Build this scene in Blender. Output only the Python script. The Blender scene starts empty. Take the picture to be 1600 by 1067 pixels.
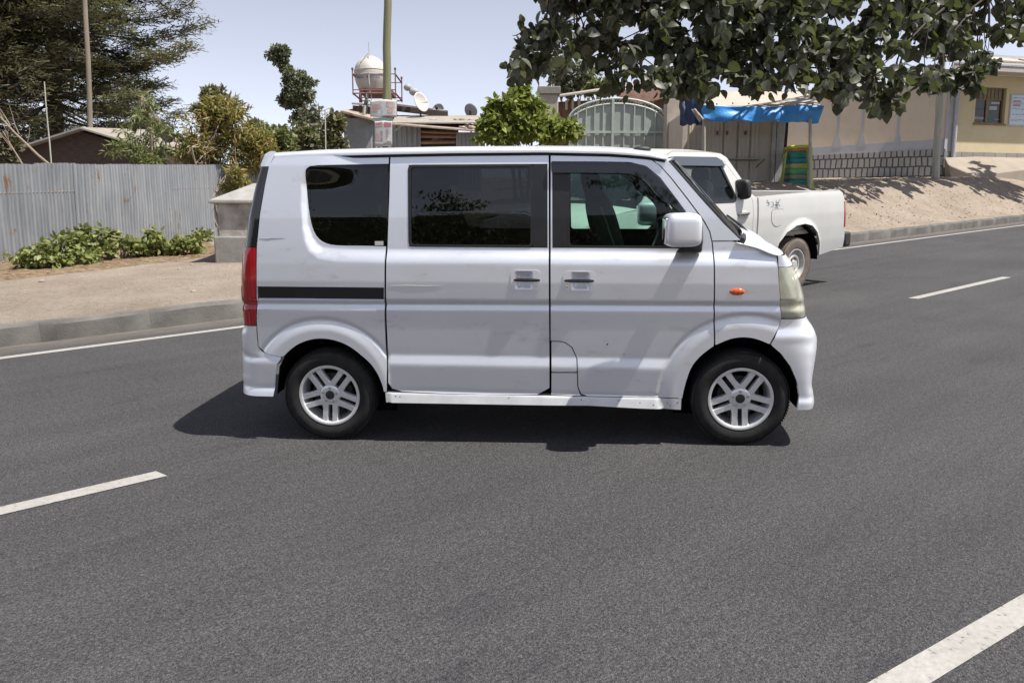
import bpy, math, random
import numpy as np
from mathutils import Vector, Matrix, geometry

rnd = random.Random(11)
sc = bpy.context.scene
COL = sc.collection

# ------------------------------------------------------------------ camera model (1600 x 1067 photograph)
FPX, HORIZ = 1200.0, 360.0
PIT = math.atan((533.5 - HORIZ) / FPX)
CP, SP = math.cos(PIT), math.sin(PIT)
GX, GY = 0.014, 0.068                      # slope of the road plane
CAMH = 1.5153

def ray(px, py):
    a = (px - 800) / FPX; b = (py - 533.5) / FPX
    return Vector((a, CP - b * SP, -SP - b * CP))
def P(px, py, Y):
    d = ray(px, py)
    return Vector((0, 0, CAMH)) + d * (Y / d.y)
def onroad(px, py, off=0.0):
    d = ray(px, py)
    return Vector((0, 0, CAMH)) + d * ((CAMH - off) / (GX * d.x + GY * d.y - d.z))
def pxm(Y): return Y / FPX                 # metres in one photo pixel at distance Y

NRM = Vector((-GX, -GY, 1)).normalized()
T2 = Vector((.785, .6195)); T2.normalize(); N2 = Vector((-T2.y, T2.x))
TX = Vector((T2.x, T2.y, GX * T2.x + GY * T2.y)).normalized()
NY = NRM.cross(TX)
M_ROAD = Matrix((TX, NY, NRM)).transposed().to_4x4()
M_ROADI = M_ROAD.inverted()

# ------------------------------------------------------------------ materials
MATS = {}
def nd(nt, typ, **kw):
    n = nt.nodes.new(typ)
    for k, v in kw.items(): setattr(n, k, v)
    return n
def ramp(nt, stops, src):
    r = nd(nt, 'ShaderNodeValToRGB')
    e = r.color_ramp.elements
    while len(e) < len(stops): e.new(.5)
    for i, (p, c) in enumerate(stops):
        e[i].position = p; e[i].color = (*c, 1) if len(c) == 3 else c
    nt.links.new(src, r.inputs[0]); return r
def noise(nt, scale, detail=4, rough=.6, vec=None, dist=0):
    n = nd(nt, 'ShaderNodeTexNoise'); n.inputs['Scale'].default_value = scale
    n.inputs['Detail'].default_value = detail; n.inputs['Roughness'].default_value = rough
    n.inputs['Distortion'].default_value = dist
    if vec is not None: nt.links.new(vec, n.inputs['Vector'])
    return n
def coords(nt, which='Object', scale=(1, 1, 1)):
    t = nd(nt, 'ShaderNodeTexCoord')
    if scale == (1, 1, 1): return t.outputs[which]
    m = nd(nt, 'ShaderNodeMapping'); m.inputs['Scale'].default_value = scale
    nt.links.new(t.outputs[which], m.inputs['Vector']); return m.outputs[0]
def mixc(nt, fac, a, b, mode='MIX'):
    m = nd(nt, 'ShaderNodeMix', data_type='RGBA', blend_type=mode)
    for sock, v in ((0, fac), (6, a), (7, b)):
        if hasattr(v, 'is_linked') or hasattr(v, 'links'): nt.links.new(v, m.inputs[sock])
        elif isinstance(v, (int, float)): m.inputs[sock].default_value = v
        else: m.inputs[sock].default_value = (*v, 1)
    return m.outputs[2]
def newmat(name):
    m = bpy.data.materials.new(name); m.use_nodes = True
    nt = m.node_tree; b = nt.nodes['Principled BSDF']
    MATS[name] = m
    return m, nt, b
def bump(nt, b, src, strength, dist=.01):
    n = nd(nt, 'ShaderNodeBump'); n.inputs['Strength'].default_value = strength
    n.inputs['Distance'].default_value = dist
    nt.links.new(src, n.inputs['Height']); nt.links.new(n.outputs[0], b.inputs['Normal'])
def mat(name, c, rough=.6, metal=0, c2=None, nscale=4, nlo=.35, nhi=.7, bmp=0, bscale=30, bdist=.01, coat=0, spec=.5, coord='Object', cs=(1, 1, 1), detail=5):
    m, nt, b = newmat(name)
    b.inputs['Base Color'].default_value = (*c, 1); b.inputs['Roughness'].default_value = rough
    b.inputs['Metallic'].default_value = metal; b.inputs['Specular IOR Level'].default_value = spec
    b.inputs['Coat Weight'].default_value = coat; b.inputs['Coat Roughness'].default_value = .06
    v = coords(nt, coord, cs)
    if c2 is not None:
        n = noise(nt, nscale, detail, .65, v)
        r = ramp(nt, [(nlo, c), (nhi, c2)], n.outputs[0]); nt.links.new(r.outputs[0], b.inputs['Base Color'])
    if bmp:
        n = noise(nt, bscale, 5, .6, v); bump(nt, b, n.outputs[0], bmp, bdist)
    return m
def leafmat(name, cols, transl=.3, rough=.55, spec=.35):
    m, nt, b = newmat(name)
    g = nd(nt, 'ShaderNodeNewGeometry')
    st = [(i / max(1, len(cols) - 1), c) for i, c in enumerate(cols)]
    r = ramp(nt, st, g.outputs['Random Per Island'])
    b.inputs['Roughness'].default_value = rough; b.inputs['Specular IOR Level'].default_value = spec
    nt.links.new(r.outputs[0], b.inputs['Base Color'])
    t = nd(nt, 'ShaderNodeBsdfTranslucent'); nt.links.new(mixc(nt, .5, r.outputs[0], (.16, .2, .03)), t.inputs['Color'])
    mx = nd(nt, 'ShaderNodeMixShader'); mx.inputs[0].default_value = transl
    nt.links.new(b.outputs[0], mx.inputs[1]); nt.links.new(t.outputs[0], mx.inputs[2])
    nt.links.new(mx.outputs[0], nt.nodes['Material Output'].inputs['Surface'])
    return m
def glass(name, tint, ior=1.5, rough=.0):
    m, nt, b = newmat(name)
    tr = nd(nt, 'ShaderNodeBsdfTransparent'); tr.inputs[0].default_value = (*tint, 1)
    gl = nd(nt, 'ShaderNodeBsdfGlossy'); gl.inputs['Roughness'].default_value = rough
    gl.inputs['Color'].default_value = (.95, .97, 1, 1)
    fr = nd(nt, 'ShaderNodeFresnel'); fr.inputs[0].default_value = ior
    mx = nd(nt, 'ShaderNodeMixShader')
    nt.links.new(fr.outputs[0], mx.inputs[0]); nt.links.new(tr.outputs[0], mx.inputs[1]); nt.links.new(gl.outputs[0], mx.inputs[2])
    nt.links.new(mx.outputs[0], nt.nodes['Material Output'].inputs['Surface'])
    return m

def asphalt():
    m, nt, b = newmat('asphalt')
    v = coords(nt)
    big = noise(nt, .55, 4, .6, v); streak = noise(nt, 1.0, 4, .6, coords(nt, 'Object', (.25, 3.0, 1)))
    fine = noise(nt, 95, 6, .75, v); vor = nd(nt, 'ShaderNodeTexVoronoi'); vor.inputs['Scale'].default_value = 210
    nt.links.new(v, vor.inputs['Vector'])
    r1 = ramp(nt, [(.3, (.056, .0545, .0575)), (.7, (.076, .0735, .0765))], big.outputs[0])
    r2 = ramp(nt, [(.3, (.86, .86, .87)), (.7, (1.1, 1.09, 1.09))], streak.outputs[0])
    c = mixc(nt, 1, r1.outputs[0], r2.outputs[0], 'MULTIPLY')
    r3 = ramp(nt, [(.34, (.18, .18, .185)), (.5, (.92, .92, .92)), (.68, (2.1, 2.05, 2.03))], fine.outputs[0])
    c = mixc(nt, 1, c, r3.outputs[0], 'MULTIPLY')
    mid = noise(nt, 30, 4, .7, v)
    rm_ = ramp(nt, [(.32, (.70, .70, .71)), (.5, (1, 1, 1)), (.70, (1.3, 1.29, 1.29))], mid.outputs[0])
    c = mixc(nt, 1, c, rm_.outputs[0], 'MULTIPLY')
    sepv = nd(nt, 'ShaderNodeSeparateColor'); nt.links.new(vor.outputs['Color'], sepv.inputs[0])
    r4 = ramp(nt, [(.965, (0, 0, 0)), (.985, (.6, .6, .6))], sepv.outputs[0])
    c = mixc(nt, r4.outputs[0], c, (.17, .16, .155))
    sxy = nd(nt, 'ShaderNodeSeparateXYZ'); nt.links.new(v, sxy.inputs[0])
    mr = nd(nt, 'ShaderNodeMapRange'); nt.links.new(sxy.outputs[1], mr.inputs[0]); mr.inputs[1].default_value = 8.15; mr.inputs[2].default_value = 8.68
    dn = noise(nt, 6, 5, .7, coords(nt, 'Object', (.6, 1.5, 1))); ml = nd(nt, 'ShaderNodeMath', operation='MULTIPLY'); nt.links.new(mr.outputs[0], ml.inputs[0]); nt.links.new(dn.outputs[0], ml.inputs[1])
    c = mixc(nt, ml.outputs[0], c, (.26, .225, .185))
    # worn darker patches of binder
    pat = noise(nt, 2.2, 5, .7, coords(nt, 'Object', (.5, 1.6, 1)))
    r5 = ramp(nt, [(.30, (.72, .73, .76)), (.42, (1, 1, 1))], pat.outputs[0])
    c = mixc(nt, 1, c, r5.outputs[0], 'MULTIPLY')
    nt.links.new(c, b.inputs['Base Color'])
    b.inputs['Roughness'].default_value = .72; b.inputs['Specular IOR Level'].default_value = .28
    ad = nd(nt, 'ShaderNodeMath', operation='ADD'); nt.links.new(fine.outputs[0], ad.inputs[0]); nt.links.new(vor.outputs['Distance'], ad.inputs[1])
    bump(nt, b, ad.outputs[0], .75, .008)
asphalt()
def paint_line():
    m, nt, b = newmat('road_paint')
    v = coords(nt)
    n = noise(nt, 38, 6, .75, v); n2 = noise(nt, 3, 3, .6, v)
    r = ramp(nt, [(.35, (.10, .095, .09)), (.39, (.30, .29, .275)), (.7, (.40, .385, .365))], n.outputs[0])
    r2 = ramp(nt, [(.3, (.86, .85, .83)), (.7, (1, 1, 1))], n2.outputs[0])
    nt.links.new(mixc(nt, 1, r.outputs[0], r2.outputs[0], 'MULTIPLY'), b.inputs['Base Color'])
    b.inputs['Roughness'].default_value = .65; bump(nt, b, n.outputs[0], .3, .004)
paint_line()
def dirt():
    m, nt, b = newmat('verge_dirt')
    v = coords(nt)
    n1 = noise(nt, .9, 6, .65, v); n2 = noise(nt, 14, 7, .75, v); n3 = noise(nt, 90, 4, .7, v)
    r1 = ramp(nt, [(.3, (.27, .222, .178)), (.52, (.345, .292, .24)), (.72, (.40, .35, .30))], n1.outputs[0])
    r2 = ramp(nt, [(.28, (.55, .52, .48)), (.45, (.95, .95, .95)), (.75, (1.14, 1.12, 1.1))], n2.outputs[0])
    c = mixc(nt, 1, r1.outputs[0], r2.outputs[0], 'MULTIPLY')
    r3 = ramp(nt, [(.3, (.7, .68, .66)), (.55, (1, 1, 1)), (.8, (1.12, 1.1, 1.1))], n3.outputs[0])
    c = mixc(nt, 1, c, r3.outputs[0], 'MULTIPLY')
    nt.links.new(c, b.inputs['Base Color']); b.inputs['Roughness'].default_value = .95
    b.inputs['Specular IOR Level'].default_value = .1
    bump(nt, b, n2.outputs[0], .9, .07)
dirt()
mat('bed_soil', (.12, .08, .05), .95, 0, (.25, .19, .125), 7, .35, .65, .8, 25, .03, spec=.1)
mat('kerb_concrete', (.095, .09, .085), .85, 0, (.185, .175, .16), 2.5, .3, .75, .5, 40, .008, spec=.2)
mat('pavement_dust', (.27, .23, .19), .95, 0, (.34, .295, .25), 1.6, .3, .7, .4, 30, .012, spec=.1)

def silver():
    m, nt, b = newmat('silver_paint')
    v = coords(nt)
    n = noise(nt, 1.3, 5, .6, v)
    r = ramp(nt, [(.3, (.82, .845, .90)), (.7, (.87, .89, .94))], n.outputs[0])
    n2 = noise(nt, 9, 6, .7, coords(nt, 'Object', (.6, 1, 1.6)))
    r2 = ramp(nt, [(.27, (.86, .84, .81)), (.40, (1, 1, 1))], n2.outputs[0])
    nt.links.new(mixc(nt, 1, r.outputs[0], r2.outputs[0], 'MULTIPLY'), b.inputs['Base Color'])
    b.inputs['Metallic'].default_value = .62
    bn = noise(nt, 1.7, 2, .5, v); bump(nt, b, bn.outputs[0], .06, .03)
    rr = ramp(nt, [(.3, (.36,) * 3), (.7, (.44,) * 3)], n2.outputs[0]); nt.links.new(rr.outputs[0], b.inputs['Roughness'])
    b.inputs['Coat Weight'].default_value = .35; b.inputs['Coat Roughness'].default_value = .12
silver()
mat('silver_worn', (.62, .63, .64), .5, .25, (.78, .78, .77), 5, .35, .65, coat=.1)
mat('white_paint', (.52, .515, .49), .38, 0, (.58, .575, .555), 2, .3, .7, coat=.4)
mat('black_trim', (.014, .014, .017), .38, 0, (.022, .022, .025), 9)
mat('black_gloss', (.010, .010, .012), .12, coat=.5)
mat('visor_grey', (.075, .085, .105), .2, coat=.5)
mat('black_plastic', (.018, .018, .019), .6, 0, (.03, .03, .03), 12)
mat('dark_void', (.008, .008, .009), .9, spec=.1)
mat('rubber', (.018, .018, .018), .8, 0, (.036, .034, .032), 14, .35, .7, .3, 120, .002, spec=.25)
mat('dusty_rubber', (.12, .10, .085), .9, 0, (.20, .17, .145), 9, .3, .7, .3, 90, .003, spec=.1)
mat('alloy', (.88, .885, .895), .30, .55, (.80, .80, .81), 15, coat=.4)
mat('steel_rim', (.52, .50, .47), .5, .3, (.62, .60, .57), 9)
mat('chrome', (.75, .76, .78), .08, 1)
mat('seat_fabric', (.012, .012, .013), .85, 0, (.022, .022, .024), 40, bmp=.2, bscale=200)
mat('grey_plastic', (.12, .12, .12), .6)
mat('headliner', (.20, .20, .20), .9)
glass('privacy_glass', (.13, .14, .145), 1.5)
glass('green_glass', (.56, .74, .67), 1.42)
glass('clear_glass', (.80, .88, .85), 1.42)
glass('visor_plastic', (.06, .065, .08), 1.6, .03)
def foggy(name):
    m, nt, b = newmat(name)
    b.inputs['Base Color'].default_value = (.78, .775, .66, 1); b.inputs['Roughness'].default_value = .1; b.inputs['Coat Weight'].default_value = .8
    tr = nd(nt, 'ShaderNodeBsdfTransparent'); tr.inputs[0].default_value = (.9, .9, .8, 1)
    n = noise(nt, 7, 4, .6, coords(nt)); r = ramp(nt, [(.3, (.34,) * 3), (.7, (.58,) * 3)], n.outputs[0])
    mx = nd(nt, 'ShaderNodeMixShader'); nt.links.new(r.outputs[0], mx.inputs[0]); nt.links.new(tr.outputs[0], mx.inputs[1]); nt.links.new(b.outputs[0], mx.inputs[2])
    nt.links.new(mx.outputs[0], nt.nodes['Material Output'].inputs['Surface'])
foggy('foggy_lens')
mat('reflector', (.82, .82, .78), .25, .85)
def lamp(name, c, rough=.12):
    m, nt, b = newmat(name)
    w = nd(nt, 'ShaderNodeTexWave'); w.inputs['Scale'].default_value = 14; w.bands_direction = 'X'
    nt.links.new(coords(nt), w.inputs['Vector'])
    r = ramp(nt, [(0, tuple(x * .72 for x in c)), (1, c)], w.outputs[0])
    nt.links.new(r.outputs[0], b.inputs['Base Color'])
    b.inputs['Roughness'].default_value = rough; b.inputs['Coat Weight'].default_value = .8; b.inputs['Coat Roughness'].default_value = .03
    return m
lamp('red_lens', (.42, .008, .016)); lamp('amber_lens', (.75, .11, .01)); lamp('white_lens', (.55, .53, .45))
mat('headlamp_lens', (.33, .335, .265), .16, 0, (.43, .43, .36), 8, .3, .7, coat=.8)

def zinc(name, c1, c2, rust=.5, rough=.55, metal=.35):
    m, nt, b = newmat(name)
    v = coords(nt)
    oi = nd(nt, 'ShaderNodeObjectInfo')
    sk = noise(nt, 1.0, 4, .7, coords(nt, 'Object', (17, 17, .35))); rs = ramp(nt, [(.30, (.78, .78, .79)), (.5, (1, 1, 1)), (.7, (1.1, 1.1, 1.1))], sk.outputs[0])
    n = noise(nt, 3.0, 6, .65, coords(nt, 'Object', (1, 1, .35)))
    r = ramp(nt, [(.3, c1), (.7, c2)], n.outputs[0])
    hv = ramp(nt, [(0, (.86, .86, .86)), (1, (1.1, 1.1, 1.1))], oi.outputs['Random'])
    c = mixc(nt, 1, mixc(nt, 1, r.outputs[0], hv.outputs[0], 'MULTIPLY'), rs.outputs[0], 'MULTIPLY')
    n2 = noise(nt, 2.6, 7, .72, coords(nt, 'Object', (1, 1, .45)), .4)
    lo = .74 - .17 * rust
    r2 = ramp(nt, [(lo, (0, 0, 0)), (lo + .07, (1, 1, 1))], n2.outputs[0])
    n3 = noise(nt, 22, 4, .6, v)
    r3 = ramp(nt, [(.3, (.17, .075, .035)), (.7, (.30, .16, .085))], n3.outputs[0])
    nt.links.new(mixc(nt, r2.outputs[0], c, r3.outputs[0]), b.inputs['Base Color'])
    b.inputs['Roughness'].default_value = rough; b.inputs['Metallic'].default_value = metal
    bump(nt, b, n3.outputs[0], .15, .004)
zinc('fence_zinc', (.25, .268, .29), (.355, .365, .378), .85)
zinc('shack_zinc', (.26, .275, .30), (.37, .385, .40), .2)
zinc('rusty_roof', (.30, .22, .16), (.42, .36, .30), 1.0, .8, .1)
zinc('pale_roof', (.25, .225, .19), (.36, .33, .285), .25, .7, .15)
mat('dark_planks', (.045, .032, .027), .9, 0, (.085, .06, .05), 5, bmp=.4, bscale=20, cs=(1, 1, 6))
mat('brown_board', (.10, .06, .045), .85, 0, (.19, .12, .09), 5)
mat('red_board', (.19, .07, .055), .8, 0, (.26, .10, .08), 4)
mat('tan_board', (.40, .33, .24), .9, 0, (.50, .43, .33), 5)
mat('grey_board', (.22, .235, .25), .7, 0, (.30, .31, .33), 3)
mat('concrete', (.20, .19, .175), .9, 0, (.30, .285, .265), 4, .3, .7, .5, 30, .01, spec=.2)
mat('whitewash', (.24, .215, .19), .9, 0, (.42, .395, .365), 3.5, .35, .6, .5, 22, .012, spec=.2)
mat('cap_concrete', (.22, .215, .20), .85, 0, (.33, .32, .305), 6, .3, .7, .4, 30, .01)
mat('pole_wood', (.15, .155, .085), .85, 0, (.24, .24, .15), 8, .3, .7, .4, 40, .006, cs=(1, 1, .12))
mat('grey_wood', (.33, .32, .27), .85, 0, (.46, .45, .40), 8, .3, .7, .4, 40, .006, cs=(1, 1, .12))
mat('brown_pole', (.17, .135, .105), .9, 0, (.28, .235, .19), 8, cs=(1, 1, .12))
mat('bark', (.055, .042, .032), .95, 0, (.11, .085, .065), 9, .3, .7, .7, 25, .02, cs=(1, 1, .3))
mat('dark_bark', (.035, .028, .024), .95, 0, (.075, .06, .05), 9, .3, .7, .7, 25, .02)
mat('twig', (.22, .17, .13), .9, 0, (.32, .26, .2), 9)
mat('tank_plastic', (.46, .435, .395), .5, 0, (.55, .53, .49), 3)
mat('rust_steel', (.15, .07, .06), .75, .2, (.22, .11, .09), 8)
mat('dark_steel', (.07, .065, .065), .6, .4)
mat('ink', (.10, .12, .20), .7)
mat('dish_white', (.50, .48, .45), .5, 0, (.58, .56, .53), 4)
mat('dish_grey', (.28, .28, .28), .6, 0, (.38, .38, .37), 6)
mat('dish_dark', (.06, .07, .07), .6, 0, (.10, .11, .11), 6)
mat('gate_paint', (.30, .345, .325), .55, 0, (.40, .44, .42), 5, .3, .7, .2, 30, .005, cs=(1, 1, .4))
mat('gate_frame', (.36, .41, .38), .55, 0, (.46, .50, .48), 7)
mat('pillar_render', (.34, .30, .255), .9, 0, (.43, .39, .34), 4, bmp=.3, bscale=30)
mat('fascia_rust', (.27, .15, .11), .8, 0, (.38, .25, .2), 5)
mat('kiosk_sheet', (.46, .41, .355), .75, 0, (.55, .50, .445), 3, .3, .7, cs=(1, 1, .4))
mat('kiosk_steel', (.36, .35, .34), .5, .3, (.46, .45, .44), 6)
mat('cream_canvas', (.38, .33, .28), .9, 0, (.46, .41, .355), 4, bmp=.3, bscale=15, bdist=.02)
mat('blue_tarp', (.045, .27, .76), .45, 0, (.08, .38, .88), 4, .3, .7, .6, 14, .02)
mat('navy_tarp', (.012, .022, .075), .5, 0, (.03, .05, .14), 4, .3, .7, .6, 14, .03)
mat('beige_wall', (.60, .51, .40), .9, 0, (.67, .58, .47), 1.5, .3, .7, .15, 40, .004)
mat('band_grey', (.40, .41, .44), .9, 0, (.47, .48, .50), 3)
mat('yellow_wall', (.58, .49, .30), .9, 0, (.65, .57, .38), 1.2, .3, .7, .15, 40, .004)
mat('white_trim', (.45, .42, .40), .8, 0, (.52, .49, .47), 4)
mat('grey_roofing', (.22, .215, .21), .7, 0, (.32, .31, .30), 3)
mat('brown_frame', (.17, .12, .05), .6, 0, (.24, .18, .09), 6)
mat('pane_dark', (.018, .016, .015), .15)
mat('paper_white', (.44, .43, .43), .8)
mat('paper_pink', (.42, .27, .27), .8, 0, (.50, .38, .37), 20)
mat('paper_teal', (.32, .42, .44), .8, 0, (.48, .56, .57), 20)
mat('paper_grey', (.46, .43, .42), .8, 0, (.60, .57, .55), 14)
mat('paper_red', (.40, .15, .19), .8)
mat('paper_dark', (.20, .20, .24), .8, 0, (.34, .33, .36), 20)
mat('poster_blue', (.52, .64, .74), .6, 0, (.62, .71, .79), 6)
mat('sack_teal', (.02, .19, .145), .85, 0, (.05, .28, .21), 9, .3, .7, .4, 60, .006)
mat('sack_green', (.06, .27, .13), .85, 0, (.16, .38, .17), 9, .3, .7, .4, 60, .006)
mat('sack_olive', (.30, .34, .09), .85, 0, (.42, .45, .18), 9, .3, .7, .4, 60, .006)
mat('sack_orange', (.55, .16, .06), .85, 0, (.65, .25, .1), 9, .3, .7, .4, 60, .006)
mat('sack_grey', (.16, .19, .165), .85, 0, (.26, .28, .25), 9, .3, .7, .4, 60, .006)
mat('sack_blue', (.03, .17, .25), .85, 0, (.06, .26, .33), 9, .3, .7, .4, 60, .006)
mat('lime_cloth', (.42, .50, .05), .85, 0, (.55, .60, .12), 9, .3, .7, .4, 60, .006)
mat('added_hill_scrub', (.020, .026, .013), .95, 0, (.06, .06, .035), 1.5, .3, .7, .8, 3, .3, spec=.1)
mat('stone', (.22, .19, .16), .95, 0, (.36, .31, .26), 6, .3, .7, .5, 20, .02)
def masonry(name, ca, cb, mortar, bw, rh, ms, off=.5):
    m, nt, b = newmat(name)
    v = coords(nt)
    n = noise(nt, 2.2, 4, .6, v)
    ad = nd(nt, 'ShaderNodeVectorMath', operation='SCALE'); ad.inputs['Scale'].default_value = .10
    nt.links.new(n.outputs['Color'], ad.inputs[0])
    sm = nd(nt, 'ShaderNodeVectorMath', operation='ADD'); nt.links.new(v, sm.inputs[0]); nt.links.new(ad.outputs[0], sm.inputs[1])
    sx = nd(nt, 'ShaderNodeSeparateXYZ'); nt.links.new(sm.outputs[0], sx.inputs[0])
    cx = nd(nt, 'ShaderNodeCombineXYZ'); nt.links.new(sx.outputs[0], cx.inputs[0]); nt.links.new(sx.outputs[2], cx.inputs[1])
    br = nd(nt, 'ShaderNodeTexBrick'); nt.links.new(cx.outputs[0], br.inputs['Vector'])
    br.inputs['Scale'].default_value = 1; br.inputs['Brick Width'].default_value = bw; br.inputs['Row Height'].default_value = rh
    br.inputs['Mortar Size'].default_value = ms; br.inputs['Color1'].default_value = (*ca, 1); br.inputs['Color2'].default_value = (*cb, 1)
    br.inputs['Mortar'].default_value = (*mortar, 1); br.offset = off; br.inputs['Bias'].default_value = 0
    nt.links.new(br.outputs['Color'], b.inputs['Base Color']); b.inputs['Roughness'].default_value = .95
    bump(nt, b, br.outputs['Fac'], -.5, .02)
masonry('stone_courses', (.31, .305, .30), (.38, .375, .37), (.085, .08, .077), .20, .36, .026, .35)
masonry('plinth_stone', (.26, .24, .22), (.33, .31, .285), (.19, .17, .15), .5, .3, .02)

leafmat('cordia_leaf', [(.032, .038, .025), (.048, .056, .034), (.068, .075, .048), (.098, .103, .074), (.14, .143, .11), (.056, .065, .038)], .28, .48, .5)
leafmat('cordia_brown', [(.14, .08, .04), (.17, .12, .045), (.11, .10, .04)], .2, .6)
leafmat('conifer_needle', [(.095, .104, .07), (.14, .146, .096), (.185, .183, .12), (.22, .148, .092)], .28, .7, .2)
leafmat('dry_needle', [(.085, .075, .048), (.12, .105, .07), (.155, .135, .095), (.075, .075, .045)], .15, .8, .15)
leafmat('feather_leaf', [(.12, .145, .05), (.17, .19, .075), (.22, .235, .11)], .35)
leafmat('golden_leaf', [(.13, .15, .045), (.21, .21, .065), (.30, .25, .08), (.40, .25, .10), (.26, .25, .075)], .35)
leafmat('lime_leaf', [(.13, .18, .035), (.21, .26, .055), (.29, .33, .08), (.38, .41, .14)], .5, .45)
leafmat('shrub_leaf', [(.12, .15, .04), (.18, .215, .06), (.245, .265, .09), (.30, .31, .125)], .35, .45)
leafmat('olive_leaf', [(.085, .09, .045), (.13, .13, .065), (.17, .165, .085), (.20, .185, .10)], .25)
leafmat('slender_leaf', [(.11, .125, .075), (.15, .165, .095), (.19, .20, .13)], .2)
leafmat('hazy_leaf', [(.10, .11, .075), (.13, .14, .095), (.17, .175, .125)], .2)
leafmat('litter', [(.20, .13, .07), (.30, .22, .13), (.40, .31, .2)], .1, .9, .1)

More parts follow.
